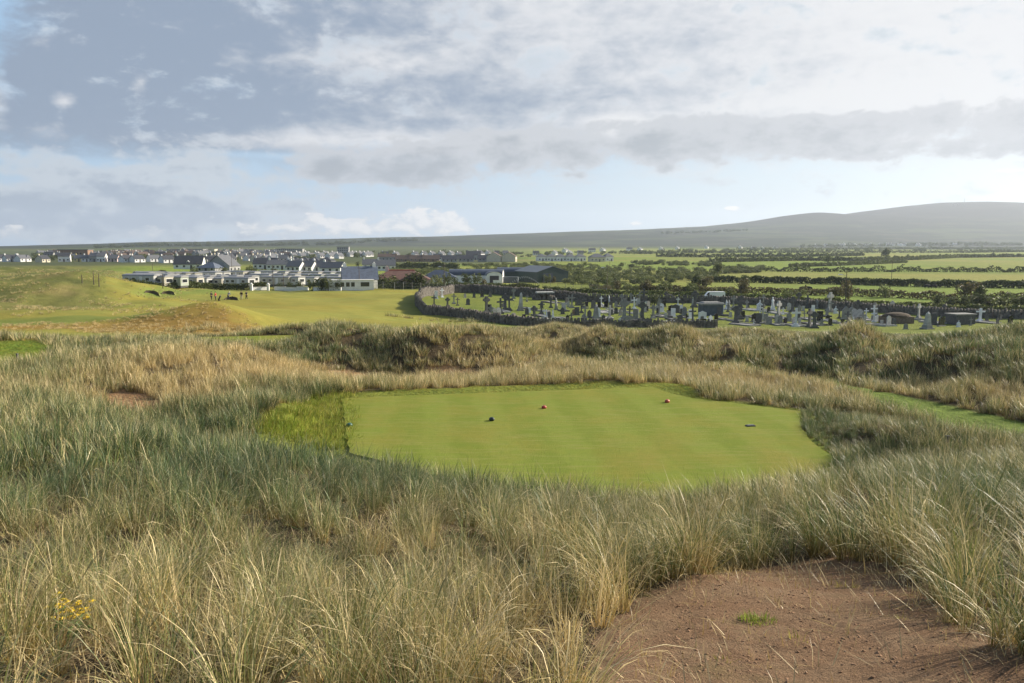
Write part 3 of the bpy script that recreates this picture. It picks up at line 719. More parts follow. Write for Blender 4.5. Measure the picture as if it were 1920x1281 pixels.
# near dune
x, y = sample(3.4, 15, 14, R(55)); ok = ~bare(x, y)
cl = fbm(x / 0.75, y / 0.75, 2); ok &= cl > -0.12 - 0.26 * sst(np.hypot(x, y), 7.5, 5.5) + 0.2 * (grng.rand(len(x)) - 0.5)
ok &= ~((np.arctan2(x, y) > 0.0) & (np.arctan2(x, y) < 0.30) & (np.hypot(x, y) < 6) & (grng.rand(len(x)) < 0.55))
rag = np.abs(x / y + 0.583) < 0.035; ok &= ~(rag & (np.hypot(x, y) < 5.6) & (grng.rand(len(x)) < 0.55))
x, y = x[ok], y[ok]; rr_ = np.hypot(x, y); hm = 1 + 0.32 * sst(np.arctan2(x, y), -0.02, 0.08) * sst(rr_, 6.2, 7.2) * (1 - sst(rr_, 10.0, 12.5)); put('marram_grass', 'grass_near', x, y, 0.52, 0.95, 10, hmul=hm)
# dead leaves lying between the tufts
x, y = sample(3.0, 17, 17, R(55)); ok = ~bare(x, y); put('dead_grass', 'litter', x[ok], y[ok], 0.8, 1.9, 3, tadd=0.25)
# middle dunes
x, y = sample(15, 42, 11, R(47)); ok = ~bare(x, y); cl = fbm(x / 1.3, y / 1.3, 2); ok &= cl > -0.30
x, y = x[ok], y[ok]; rr_ = np.hypot(x, y); hm = np.where((np.arctan2(x, y) > 0.29) & (rr_ > 19) & (rr_ < 32), np.where(y < 22.6, 0.95, 0.52), 1.0); put('dune_grass', 'grass_mid', x, y, 0.75, 1.1, 6, hmul=hm)
# thick grass on the mound beside the tee
x, y = sample(19.5, 31, 16); t_ = np.arctan2(x, y); ok = ~bare(x, y) & (t_ > 0.30) & (x > 7.6)
x, y = x[ok], y[ok]; put('mound_grass', 'grass_mid', x, y, 0.75, 1.0, 6, hmul=np.where(y < 22.8, 1.1, 0.55), tadd=-0.1)
# far dunes up to the fairway and the graveyard wall
x, y = sample(42, 116, 6.0, R(41)); q = lp(x, y); ok = ~bare(x, y) & (q[:, 1] < dune_limit(q[:, 0]) + 0.02 * grng.randn(len(q)))
bs = sdf(q, z_brown); ok &= bs > -0.012
cl = fbm(x / 2.4, y / 2.4, 2); ok &= cl > -0.34
x, y = x[ok], y[ok]; put('far_dune_grass', 'grass_far', x, y, 0.70, 1.0, 6, hmul=np.where(np.hypot(x, y) > 62, 0.8, 1.0))
# short wiry grass on the golden bank, and tufted rough on the far links
x, y = sample(84, 116, 5.0); ok = sdf(lp(x, y), z_brown) < 0.01; x, y = x[ok], y[ok]; ok = fbm(x / 2.0, y / 2.0, 3) > -0.12
put('bank_grass', 'grass_far', x[ok], y[ok], 0.22, 0.45, 6, tadd=0.35)
x, y = sample(120, 330, 0.9); t_ = np.arctan2(x, y); ok = (t_ < -0.40 + 0.03 * grng.randn(len(x))) & (fbm(x / 11.0, y / 11.0, 3) > 0.06)
put('links_rough', 'grass_far', x[ok], y[ok], 0.35, 0.75, 6, tadd=0.1)
# pale tufts at the foot of the brown bank and by the graveyard wall
fx = []
for a, b, n_ in ((330, 622, 10), (370, 618, 12), (400, 612, 16), (430, 620, 14), (480, 622, 10), (510, 624, 6), (742, 594, 7), (762, 597, 8), (852, 603, 5), (875, 603, 7), (888, 604, 9), (805, 601, 2), (823, 602, 2)):
    p = P(a, b, 80)
    for _ in range(n_): fx.append((p[0] + grng.normal(0, 1.0), p[1] + grng.normal(0, 0.6)))
fx = np.array(fx); put('wall_side_grass', 'grass_far', fx[:, 0], fx[:, 1], 0.8, 1.2, 6)
# bright short rough by the tee, along its back and in the hollow
x, y = sample(17, 62, 50); q = lp(x, y); xy = np.stack([x, y], -1)
ok = (sdf(q, z_rough2) < 0.01) | ((sdf(q, z_apron) < 0.004) & (sdf(xy, TEE) > 0.03)) | (sdf(q, z_rough) < 0.01)
cl = fbm(x / 0.7, y / 0.45, 2); ok &= (cl > 0.0) | (grng.rand(len(x)) < 0.22)
x, y = x[ok], y[ok]; hm = np.where(sdf(lp(x, y), z_rough2) < 0.012, 2.2 + 2.0 * np.clip(fbm(x / 0.7, y / 0.45, 2), 0, .6), 0.8); put('rough_grass', 'grass_short', x, y, 0.7, 1.2, 4, hmul=hm)
# thin grass and litter on the bare soil
x, y = sample(3.0, 10, 26); q = lp(x, y); ok = sdf(q, z_sand) < 0.05; x, y = x[ok], y[ok]; ok = grng.rand(len(x)) < 0.5
put('straw_litter', 'litter', x[ok], y[ok], 0.5, 1.2, 3, tadd=0.55)
# clods of dry soil
def clod(i):
    r = np.random.RandomState(700 + i); bm = bmesh.new(); bmesh.ops.create_icosphere(bm, subdivisions=2, radius=1.0)
    for v in bm.verts: v.co *= 1 + 0.35 * float(fbm(np.array([v.co.x * 1.7 + i]), np.array([v.co.y * 1.7 + v.co.z]), 3)[0]) + r.uniform(-.06, .06); v.co.z *= 0.5
    me = bpy.data.meshes.new('clod'); bm.to_mesh(me); bm.free(); me.materials.append(mat('soil_clod', (0.33, 0.208, 0.124), 0.95, 0.35, 2.0, spec=0.1)); o_ = bpy.data.objects.new('clods_%d' % i, me)
    SRC.setdefault('clods', bpy.data.collections.new('clods')).objects.link(o_)
for i in range(4): clod(i)
x, y = sample(2.6, 10.5, 420, R(36)); q = lp(x, y); ok = (sdf(q, z_sand) < 0.06) & (np.arctan2(x, y) > -0.05); x, y = x[ok], y[ok]
cl = fbm(x / 0.4, y / 0.4, 3); ok = cl > -0.05 + 0.35 * grng.randn(len(x)); x, y = x[ok], y[ok]; s = 0.003 + 0.009 * grng.rand(len(x)) ** 3
scatter('soil_clods', 'clods', np.stack([x, y, h(x, y) + s * .2], -1), grng.uniform(0, 6.28, (len(x), 3)) * np.array([0.1, 0.1, 1]), np.stack([s * grng.uniform(.8, 1.6, len(x)), s, s], -1), np.zeros(len(x)), grng.randint(0, 4, len(x)))
p = P(1418, 1168); gx = p[0] + grng.normal(0, .05, 13); gy = p[1] + grng.normal(0, .04, 13)
put('green_sprig', 'grass_short', gx, gy, 0.5, 0.9, 4, tadd=-0.5)
x, y = sample(3.6, 8.0, 1.0); q = lp(x, y); ok = (sdf(q, z_sand) < -0.02); x, y = x[ok], y[ok]
put('sparse_grass', 'grass_short', x, y, 0.4, 1.2, 4, tadd=0.5)

# ------------------------------------------------------------------ modelling helpers
class MB:
    def __init__(s): s.v = []; s.f = []; s.mi = []; s.cur = 0
    def add(s, vs, fs):
        b = len(s.v); s.v += [tuple(map(float, p)) for p in vs]
        for f in fs: s.f.append([b + i for i in f]); s.mi.append(s.cur)
    def box(s, c, d, rz=0.0, top=1.0):
        """box with its base centre at c; top scales the upper face"""
        x, y, z = c; a, b, e = d[0] / 2, d[1] / 2, d[2]; cs, sn = math.cos(rz), math.sin(rz); vs = []
        for k, zz in ((1, 0), (top, e)):
            for ux, uy in ((-a, -b), (a, -b), (a, b), (-a, b)):
                ux *= k; uy *= k; vs.append((x + ux * cs - uy * sn, y + ux * sn + uy * cs, z + zz))
        s.add(vs, [(3, 2, 1, 0), (4, 5, 6, 7), (0, 1, 5, 4), (1, 2, 6, 5), (2, 3, 7, 6), (3, 0, 4, 7)])
    def prism(s, prof, y0, y1, axis='y'):
        """profile of (a, z) extruded along an axis"""
        n = len(prof)
        def q(a, t, z): return (a, t, z) if axis == 'y' else (t, a, z)
        vs = [q(a, y0, z) for a, z in prof] + [q(a, y1, z) for a, z in prof]
        fs = [tuple(range(n)), tuple(range(2 * n - 1, n - 1, -1))] + [(i, i + n, (i + 1) % n + n, (i + 1) % n) for i in range(n)]
        if axis == 'x': fs = [f[::-1] for f in fs]
        s.add(vs, fs)
    def tube(s, p0, p1, r0, r1=None, n=8, caps=True):
        p0 = Vector(p0); p1 = Vector(p1); r1 = r0 if r1 is None else r1; d = (p1 - p0).normalized()
        u = d.orthogonal().normalized(); w = d.cross(u); vs = []
        for p, r in ((p0, r0), (p1, r1)):
            for k in range(n): a = 2 * math.pi * k / n; vs.append(p + u * (r * math.cos(a)) + w * (r * math.sin(a)))
        fs = [(k, (k + 1) % n, (k + 1) % n + n, k + n) for k in range(n)]
        if caps: fs += [tuple(range(n - 1, -1, -1)), tuple(range(n, 2 * n))]
        s.add(vs, fs)
    def lathe(s, prof, c=(0, 0, 0), n=12, sx=1.0, sy=1.0):
        vs = []; m = len(prof)
        for r, z in prof:
            for k in range(n): a = 2 * math.pi * k / n; vs.append((c[0] + sx * r * math.cos(a), c[1] + sy * r * math.sin(a), c[2] + z))
        fs = [(j * n + k, j * n + (k + 1) % n, (j + 1) * n + (k + 1) % n, (j + 1) * n + k) for j in range(m - 1) for k in range(n)]
        fs += [tuple(range(n - 1, -1, -1)), tuple(range((m - 1) * n, m * n))]
        s.add(vs, fs)
    def build(s, name, ms, parent=None, smooth=False):
        ms = ms if isinstance(ms, (list, tuple)) else [ms]
        me = bpy.data.meshes.new(name); me.from_pydata(s.v, [], s.f); me.update()
        for m in ms: me.materials.append(m)
        if len(ms) > 1: me.polygons.foreach_set('material_index', s.mi)
        bm = bmesh.new(); bm.from_mesh(me); bmesh.ops.recalc_face_normals(bm, faces=bm.faces); bm.to_mesh(me); bm.free()
        if smooth: me.polygons.foreach_set('use_smooth', [True] * len(me.polygons))
        o = bpy.data.objects.new(name, me); COL.objects.link(o); o.parent = parent; return o


def empty(name, loc=(0, 0, 0), rz=0.0):
    o = bpy.data.objects.new(name, None); COL.objects.link(o); o.location = loc; o.rotation_euler = (0, 0, rz); o.empty_display_size = 0.3; return o


KIDS = {}
def kids(o):
    return [c_ for c_ in KIDS.get(o.name, [])] or [c_ for c_ in o.children]


def copy_tree(o, parent=None):
    c_ = o.copy(); COL.objects.link(c_); c_.parent = parent
    for ch in o.children: copy_tree(ch, c_)
    return c_


ORD = ['nearest', 'second nearest', 'third nearest', 'fourth nearest', 'fifth nearest', 'sixth nearest', 'seventh nearest', 'eighth nearest', 'ninth nearest', 'tenth nearest', 'eleventh nearest', 'twelfth nearest', 'thirteenth nearest', 'fourteenth nearest', 'fifteenth nearest', 'sixteenth nearest', 'seventeenth nearest', 'eighteenth nearest', 'nineteenth nearest', 'twentieth nearest']
ORD += ['%s nearest' % w for w in ('twenty-first', 'twenty-second', 'twenty-third', 'twenty-fourth', 'twenty-fifth', 'twenty-sixth', 'twenty-seventh', 'twenty-eighth', 'twenty-ninth', 'thirtieth')]
PENDING = []


def later(o, phrase, cat, group, marks):
    PENDING.append((o, phrase, cat, group, marks))


def settle_labels():
    """give each waiting thing a label of its own, told from its likes by a landmark near it"""
    buckets = {}
    for o, ph, cat, group, marks in PENDING:
        p = pix(o.location); best = min(marks, key=lambda k: math.hypot(p[0] - k[1], 2.0 * (p[1] - k[2])))
        buckets.setdefault((ph, best[0]), []).append((math.hypot(p[0] - best[1], 2.0 * (p[1] - best[2])), o, cat, group))
    for (ph, lm), rows in buckets.items():
        rows.sort(key=lambda r: r[0])
        for i, (d, o, cat, group) in enumerate(rows):
            tag(o, '%s near %s' % (ph, lm) if len(rows) == 1 else '%s, %s to %s' % (ph, ORD[min(i, len(ORD) - 1)], lm), cat, group)


def cem(px, py):
    x, y = wallpt(px, py); return Vector((x, y, float(h(x, y))))


def PV(px, py, dmin=120): return Vector(P(px, py, dmin))


rnd = random.Random(77)
M = dict(
    white=mat('white_limewash', (0.74, 0.74, 0.72), 0.85, 0.10, 1.2), cream=mat('cream_render', (0.62, 0.56, 0.42), 0.85, 0.12, 1.2), yellow=mat('yellow_render', (0.66, 0.54, 0.22), 0.85, 0.10, 1.0),
    grey=mat('grey_render', (0.34, 0.34, 0.33), 0.85, 0.15, 1.0), brick=mat('brown_brick', (0.26, 0.17, 0.12), 0.85, 0.2, 2.0), pink=mat('pale_pink_render', (0.60, 0.46, 0.44), 0.85, 0.1),
    slate=mat('dark_slate_roof', (0.060, 0.063, 0.072), 0.55, 0.30, 2.5), slate2=mat('grey_slate_roof', (0.135, 0.14, 0.15), 0.6, 0.25, 2.5), brownroof=mat('brown_tile_roof', (0.115, 0.082, 0.066), 0.75, 0.3, 2.5), blueroof=mat('blue_grey_roof', (0.14, 0.165, 0.21), 0.5, 0.2, 1.5),
    redroof=mat('red_brown_tiles', (0.17, 0.095, 0.075), 0.75, 0.3, 2.0), redridge=mat('red_ridge_tiles', (0.42, 0.12, 0.09), 0.7, 0.15),
    glass=mat('window_glass', (0.03, 0.035, 0.04), 0.08, 0.3, 0.6, spec=0.6), frame=mat('white_frame', (0.7, 0.7, 0.7), 0.5, 0.05), door=mat('dark_door', (0.05, 0.045, 0.05), 0.5, 0.2),
    green=mat('dark_green_sheeting', (0.035, 0.060, 0.055), 0.5, 0.12, 0.8), greenroof=mat('grey_green_sheeting', (0.13, 0.15, 0.165), 0.45, 0.12, 0.6), bluesheet=mat('dark_blue_sheeting', (0.055, 0.07, 0.10), 0.45, 0.2, 0.8),
    caravan=mat('pale_caravan_panel', (0.50, 0.50, 0.48), 0.5, 0.08, 0.7), caravan2=mat('cream_caravan_panel', (0.46, 0.43, 0.35), 0.5, 0.08, 0.7), caravan3=mat('green_caravan_panel', (0.33, 0.37, 0.31), 0.5, 0.08, 0.7), croof=mat('caravan_roof', (0.27, 0.275, 0.28), 0.5, 0.12, 0.6),
    wood=mat('weathered_wood', (0.12, 0.095, 0.075), 0.9, 0.3, 2.0), steel=mat('dull_steel', (0.30, 0.31, 0.33), 0.45, 0.15, 2.0, metal=0.6), lampw=mat('lamp_housing', (0.75, 0.76, 0.78), 0.3, 0.05), asphalt=mat('asphalt', (0.085, 0.088, 0.095), 0.9, 0.2, 0.8),
    gwhite=mat('white_marble', (0.70, 0.72, 0.74), 0.5, 0.14, 3.0), gpale=mat('pale_limestone', (0.42, 0.42, 0.40), 0.85, 0.28, 4.0, 0.02), ggrey=mat('grey_lichened_stone', (0.20, 0.20, 0.20), 0.9, 0.40, 4.0, 0.03, col2=(0.30, 0.30, 0.27)), gdark=mat('dark_weathered_stone', (0.080, 0.080, 0.085), 0.85, 0.40, 4.0, 0.03, col2=(0.13, 0.13, 0.125)),
    gblack=mat('polished_black_granite', (0.016, 0.016, 0.019), 0.18, 0.3, 8.0, spec=0.6), gbrown=mat('brown_stone', (0.19, 0.145, 0.115), 0.9, 0.35, 3.0, 0.03), gravel=mat('pale_gravel', (0.30, 0.295, 0.285), 0.95, 0.3, 12.0, 0.03),
    wall=mat('dry_wall_stone', (0.075, 0.068, 0.060), 0.95, 0.4, 1.6, 0.03, col2=(0.21, 0.19, 0.165)), slateblue=mat('slate_blue_render', (0.085, 0.105, 0.135), 0.7, 0.2, 1.5), soil=mat('dark_soil', (0.085, 0.066, 0.045), 0.95, 0.3, 2.0),
    whitepaint=mat('white_van_paint', (0.78, 0.79, 0.80), 0.25, 0.03), tyre=mat('tyre_rubber', (0.02, 0.02, 0.02), 0.8, 0.2),
    leafd=None)


def leaf_mat(name, c1, c2, tr=0.3):
    m = bpy.data.materials.new(name); m.use_nodes = True; t = m.node_tree; N = NT(t); b = t.nodes['Principled BSDF']
    g = t.nodes.new('ShaderNodeNewGeometry'); oi = t.nodes.new('ShaderNodeObjectInfo')
    f = N.math('FRACT', N.add(g.outputs['Random Per Island'], N.mul(oi.outputs['Random'], 0.37)))
    c_ = N.mix(f, c1, c2); c_ = N.mix(N.mul(N.step(N.noise(g.outputs['Position'], 0.45, 3), 0.35, 0.65), 0.5), c_, N.mix(1.0, c_, (0.62, 0.7, 0.6), 'MULTIPLY'))
    N.put(b.inputs['Base Color'], c_); b.inputs['Roughness'].default_value = 0.6; b.inputs['Specular IOR Level'].default_value = 0.25
    x = t.nodes.new('ShaderNodeBsdfTranslucent'); N.put(x.inputs[0], c_); mx = t.nodes.new('ShaderNodeMixShader'); mx.inputs[0].default_value = tr
    t.links.new(b.outputs[0], mx.inputs[1]); t.links.new(x.outputs[0], mx.inputs[2]); t.links.new(mx.outputs[0], t.nodes['Material Output'].inputs[0]); return m


M['leafd'] = leaf_mat('hedge_leaves', (0.060, 0.078, 0.026), (0.120, 0.138, 0.046))
M['leafg'] = leaf_mat('scrub_leaves', (0.098, 0.122, 0.040), (0.180, 0.200, 0.070))
M['leafy'] = leaf_mat('light_scrub_leaves', (0.15, 0.175, 0.06), (0.25, 0.26, 0.10))
M['leafb'] = leaf_mat('bronze_leaves', (0.11, 0.085, 0.045), (0.18, 0.165, 0.065))


def leaves(co, size, m, name, parent=None, seed=1, flat=0.0):
    """many small leaf-cluster faces at the given points"""
    r = np.random.RandomState(seed); k = len(co); a = r.randn(k, 3); a /= np.linalg.norm(a, axis=1)[:, None]; b = r.randn(k, 3); b -= (a * b).sum(1)[:, None] * a; b /= np.linalg.norm(b, axis=1)[:, None]
    s = (size * r.uniform(0.5, 1.3, k))[:, None]; b2 = b * r.uniform(0.5, 0.9, k)[:, None]
    v = np.stack([co - a * s, co + b2 * s * 0.8, co + a * s, co - b2 * s * 0.8], 1).reshape(-1, 3)
    me = np_mesh(name, v, np.arange(4 * k).reshape(-1, 4), m); o = bpy.data.objects.new(name, me)
    if parent is not None or True: COL.objects.link(o); o.parent = parent
    return o


def bush_points(n, rx, ry, rz, r, lumps=7):
    out = []; cs = [(r.uniform(-.65, .65) * rx, r.uniform(-.65, .65) * ry, rz * r.uniform(0.35, 0.85), r.uniform(.30, .52)) for _ in range(lumps)]
    for i in range(n):
        cx, cy, cz, s = cs[r.randint(lumps)]; d = r.randn(3); d /= np.linalg.norm(d); q = r.uniform(0.55, 1.08)
        p = np.array([cx + d[0] * rx * s * q, cy + d[1] * ry * s * q, cz + d[2] * rz * s * 1.0 * q])
        if p[2] > -0.02: out.append(p)
    return np.array(out)


# scattered scrub uses three bush meshes
for i, (mk, nn) in enumerate((('leafg', 420), ('leafy', 380), ('leafd', 420), ('leafb', 340))):
    r = np.random.RandomState(40 + i); ob = leaves(bush_points(nn, 1.0, 1.0, 1.0, r), 0.115, M[mk], 'scrub_bush_%d' % i, None, i); COL.objects.unlink(ob)
    SRC.setdefault('scrub_src', bpy.data.collections.new('scrub_src')).objects.link(ob)


def scatter_bushes(name, co, size, var, seed=0, hs=1.0):
    r = np.random.RandomState(seed); k = len(co); s = np.asarray(size)
    scatter(name, 'scrub_src', co, np.stack([np.zeros(k), np.zeros(k), r.uniform(0, 6.28, k)], -1), np.stack([s * r.uniform(.9, 1.4, k), s * r.uniform(.9, 1.4, k), s * hs * r.uniform(.8, 1.15, k)], -1), np.zeros(k), var)


# ------------------------------------------------------------------ graveyard wall of dry stone
def resample(pl, step):
    out = []
    for i in range(len(pl) - 1):
        a, b = np.array(pl[i]), np.array(pl[i + 1]); k = max(1, int(np.hypot(*(b - a)) / step))
        out += [a + (b - a) * j / k for j in range(k)]
    return out + [np.array(pl[-1])]


def dry_wall(name, pl, hts, thick, label, seed):
    r = random.Random(seed); mb = MB(); path = resample(pl, 0.52); m = len(path)
    for i in range(m - 1):
        p, q = path[i], path[i + 1]; a = math.atan2(q[1] - p[1], q[0] - p[0]); L = math.hypot(*(q - p)); f = i / m * (len(hts) - 1); j = int(f); H = hts[j] + (hts[min(j + 1, len(hts) - 1)] - hts[j]) * (f - j)
        mid = (p + q) / 2; z = float(h(*mid)) - 0.15
        mb.box((mid[0], mid[1], z), (L * 1.02, thick * 0.7, H * 0.86), a)
        zz = z; course = 0
        while zz < z + H:
            hh = r.uniform(0.20, 0.34); off = r.uniform(-.2, .2)
            for side in (-1, 1):
                w = L * r.uniform(0.7, 1.02); ox = off * L * 0.5; n_ = thick * 0.36 * side + r.uniform(-.04, .04)
                mb.box((mid[0] + ox * math.cos(a) - n_ * math.sin(a), mid[1] + ox * math.sin(a) + n_ * math.cos(a), zz), (w, thick * 0.42, hh * r.uniform(.85, 1.0)), a + r.uniform(-.07, .07), r.uniform(.86, 1))
            zz += hh; course += 1
        mb.box((mid[0], mid[1], zz - 0.06), (L * r.uniform(.5, .95), thick * r.uniform(.7, 1.0), r.uniform(.16, .38)), a + r.uniform(-.25, .25), r.uniform(.5, .9))
    o = mb.build(name, M['wall']); tag(o, label, 'wall'); return o


near_pl = [wallpt(*p) for p in ((783, 586), (800, 594), (850, 599), (900, 604), (950, 612), (1000, 615), (1150, 616), (1345, 617))]
left_pl = [wallpt(*p) for p in ((783, 586), (781, 578), (790, 567), (812, 558), (850, 551), (888, 550))]
far_pl = [wallpt(*p) for p in ((888, 550), (950, 555), (1010, 558), (1100, 566), (1220, 567), (1340, 568), (1450, 572), (1560, 579), (1750, 591), (1950, 603), (2100, 612))]
dry_wall('stone_wall', near_pl, [1.7, 1.5, 1.3, 1.15, 1.05, 1.0], 0.6, 'dark dry stone wall along the near side of the graveyard', 1)
dry_wall('stone_wall', left_pl, [1.7, 1.9, 2.0, 2.0], 0.6, 'curved dry stone wall closing the fairway end of the graveyard', 2)
dry_wall('stone_wall', far_pl, [2.1, 2.0, 1.8, 1.5, 1.5, 1.4, 1.4, 1.3, 1.3], 0.6, 'long dry stone wall along the far side of the graveyard', 3)

# ------------------------------------------------------------------ gravestones: one of each kind, then copies
def arc(cx, cz, r, a0, a1, n=7): return [(cx + r * math.cos(R(a0 + (a1 - a0) * k / n)), cz + r * math.sin(R(a0 + (a1 - a0) * k / n))) for k in range(n + 1)]


def ring(mb, cz, r0, r1, t, n=20):
    vs = []
    for y in (-t / 2, t / 2):
        for r_ in (r0, r1):
            for k in range(n): a = 2 * math.pi * k / n; vs.append((r_ * math.cos(a), y, cz + r_ * math.sin(a)))
    f = []
    for k in range(n):
        j = (k + 1) % n
        f += [(k, j, n + j, n + k), (2 * n + k, 3 * n + k, 3 * n + j, 2 * n + j), (k, 2 * n + k, 2 * n + j, j), (n + k, n + j, 3 * n + j, 3 * n + k)]
    mb.add(vs, f)


def proto_stone(kind, mk):
    """a memorial 1 m tall"""
    m = M[mk]; e = empty({'celtic': 'celtic_cross', 'cross': 'stone_cross', 'obelisk': 'obelisk_memorial', 'statue': 'statue_memorial', 'shrine': 'gabled_memorial', 'kerb': 'kerbed_grave'}.get(kind, 'headstone'))
    b = MB(); p = MB(); T = 0.13
    if kind == 'slab': p.prism([(-.28, .11), (.28, .11), (.28, .78)] + arc(0, .72, .28, 12, 168, 8) + [(-.28, .78)], -T / 2, T / 2); b.box((0, 0, -.05), (.74, .30, .16))
    elif kind == 'flat': p.prism([(-.27, .11), (.27, .11), (.28, .99), (.2, 1.0), (-.2, 1.0), (-.28, .99)], -T / 2, T / 2); b.box((0, 0, -.05), (.72, .30, .16))
    elif kind == 'point': p.prism([(-.27, .11), (.27, .11), (.27, .74), (.12, .88), (0, 1.0), (-.12, .88), (-.27, .74)], -T / 2, T / 2); b.box((0, 0, -.05), (.70, .30, .16))
    elif kind == 'wide':
        p.prism([(-.52, .11), (.52, .11), (.52, .8), (.30, .86), (0, 1.0), (-.30, .86), (-.52, .8)], -T / 2, T / 2); b.box((0, 0, -.05), (1.3, .34, .16))
    elif kind == 'celtic':
        b.box((0, 0, -.04), (.40, .28, .12)); b.box((0, 0, .08), (.30, .21, .09), 0, .85)
        p.prism([(-.085, .17), (.085, .17), (.06, .70), (-.06, .70)], -.05, .05); p.prism([(-.065, .703), (.065, .703), (.075, 1.0), (-.075, 1.0)], -.05, .05)
        p.prism([(.0655, .735), (.22, .72), (.22, .87), (.0655, .855)], -.046, .046); p.prism([(-.0655, .735), (-.22, .72), (-.22, .87), (-.0655, .855)], -.046, .046)
        ring(p, .795, .125, .165, .06)
    elif kind == 'cross':
        b.box((0, 0, -.04), (.36, .26, .13)); b.box((0, 0, .09), (.25, .18, .10), 0, .8)
        p.box((0, 0, .19), (.10, .08, .81)); p.box((.15, 0, .70), (.196, .075, .10)); p.box((-.15, 0, .70), (.196, .075, .10))
    elif kind == 'obelisk':
        b.box((0, 0, -.04), (.34, .34, .12)); b.box((0, 0, .08), (.25, .25, .16), 0, .92)
        p.box((0, 0, .24), (.19, .19, .64), 0, .55); p.box((0, 0, .88), (.105, .105, .12), 0, .08)
    elif kind == 'statue':
        b.box((0, 0, -.04), (.34, .30, .16)); b.box((0, 0, .12), (.25, .22, .20), 0, .9)
        p.lathe([(.10, .32), (.115, .36), (.095, .50), (.085, .62), (.098, .74), (.07, .82), (.034, .845)], n=10, sy=.8)
        p.lathe([(.025, .842), (.048, .87), (.056, .92), (.045, .97), (.015, 1.0)], n=10); p.tube((.08, -.04, .72), (.02, -.11, .66), .026, .02, 6); p.tube((-.08, -.04, .72), (-.02, -.11, .66), .026, .02, 6)
    elif kind == 'shrine':
        b.box((0, 0, -.04), (.62, .36, .16)); p.prism([(-.24, .12), (.24, .12), (.24, .52), (.29, .54), (0, .76), (-.29, .54), (-.24, .52)], -.12, .12)
        p.box((0, 0, .735), (.05, .05, .265)); p.box((.055, 0, .86), (.058, .045, .05)); p.box((-.055, 0, .86), (.058, .045, .05))
    elif kind == 'kerb':
        for sx, sy, lx, ly in ((0, -.62, .62, .09), (0, .62, .62, .09), (-.31, 0, .09, 1.33), (.31, 0, .09, 1.33)): b.box((sx * 2, sy * 2, -.05), (lx * 2 if lx > .2 else .16, ly * 2 if ly > .2 else .16, .22))
        p.box((0, 0, -.05), (1.09, 2.3, .14))
    pn, bn = {'celtic': ('cross', 'plinth'), 'cross': ('cross', 'plinth'), 'obelisk': ('shaft', 'plinth'), 'statue': ('figure', 'plinth'), 'shrine': ('stone', 'plinth'), 'kerb': ('gravel_bed', 'kerb')}.get(kind, ('stone', 'plinth'))
    p.build(pn, M['gravel'] if kind == 'kerb' else m, e, kind == 'statue'); b.build(bn, m if kind in ('kerb',) or mk in ('gwhite', 'ggrey', 'gdark', 'gbrown') else M['ggrey'], e)
    return e


PROTO = {}
MARKS_G = [('the slate vault', 1330, 578), ('the low stone tomb', 1680, 596), ('the wall corner', 790, 580), ('the low flat-roofed vault', 1800, 600), ('the utility pole', 1584, 560), ('the ruined tomb', 1020, 560), ('the pale obelisk', 976, 580), ('the graveyard shrub', 1227, 570), ('the big white cross', 1492, 608)]
KW = {'slab': 'round-topped headstone', 'flat': 'square headstone', 'point': 'pointed headstone', 'wide': 'wide double headstone', 'celtic': 'Celtic cross', 'cross': 'plain stone cross', 'obelisk': 'obelisk memorial', 'statue': 'statue memorial', 'shrine': 'gabled memorial', 'kerb': 'kerbed grave with gravel'}
CW = {'gwhite': 'white', 'gpale': 'pale grey', 'ggrey': 'mid grey', 'gdark': 'dark weathered', 'gblack': 'black polished', 'gbrown': 'brown'}
CATW = {'celtic': 'Celtic cross', 'cross': 'stone cross', 'obelisk': 'obelisk', 'statue': 'statue', 'shrine': 'memorial', 'kerb': 'grave'}
TAKEN = []


def memorial(px, py, kind, mk, H, yaw=None, w=1.0):
    k = (kind, mk)
    if k not in PROTO: o = PROTO[k] = proto_stone(kind, mk)
    else: o = copy_tree(PROTO[k])
    p = cem(px, py); o.location = p; o.rotation_euler = (rnd.uniform(-.03, .03), rnd.uniform(-.03, .03), rnd.gauss(0.25, 0.16) if yaw is None else yaw)
    if kind == 'kerb': o.scale = (H, H, 1.3)
    else: o.scale = (H * w, H * w if kind not in ('slab', 'flat', 'point', 'wide') else max(1.0, H * 0.85), H)
    size = 'tall ' if H > 2.3 and kind != 'kerb' else ('small ' if H < 1.05 and kind != 'kerb' else '')
    later(o, size + CW[mk] + ' ' + KW[kind], CATW.get(kind, 'headstone'), 'memorials in the graveyard', MARKS_G); TAKEN.append((px, py)); return o


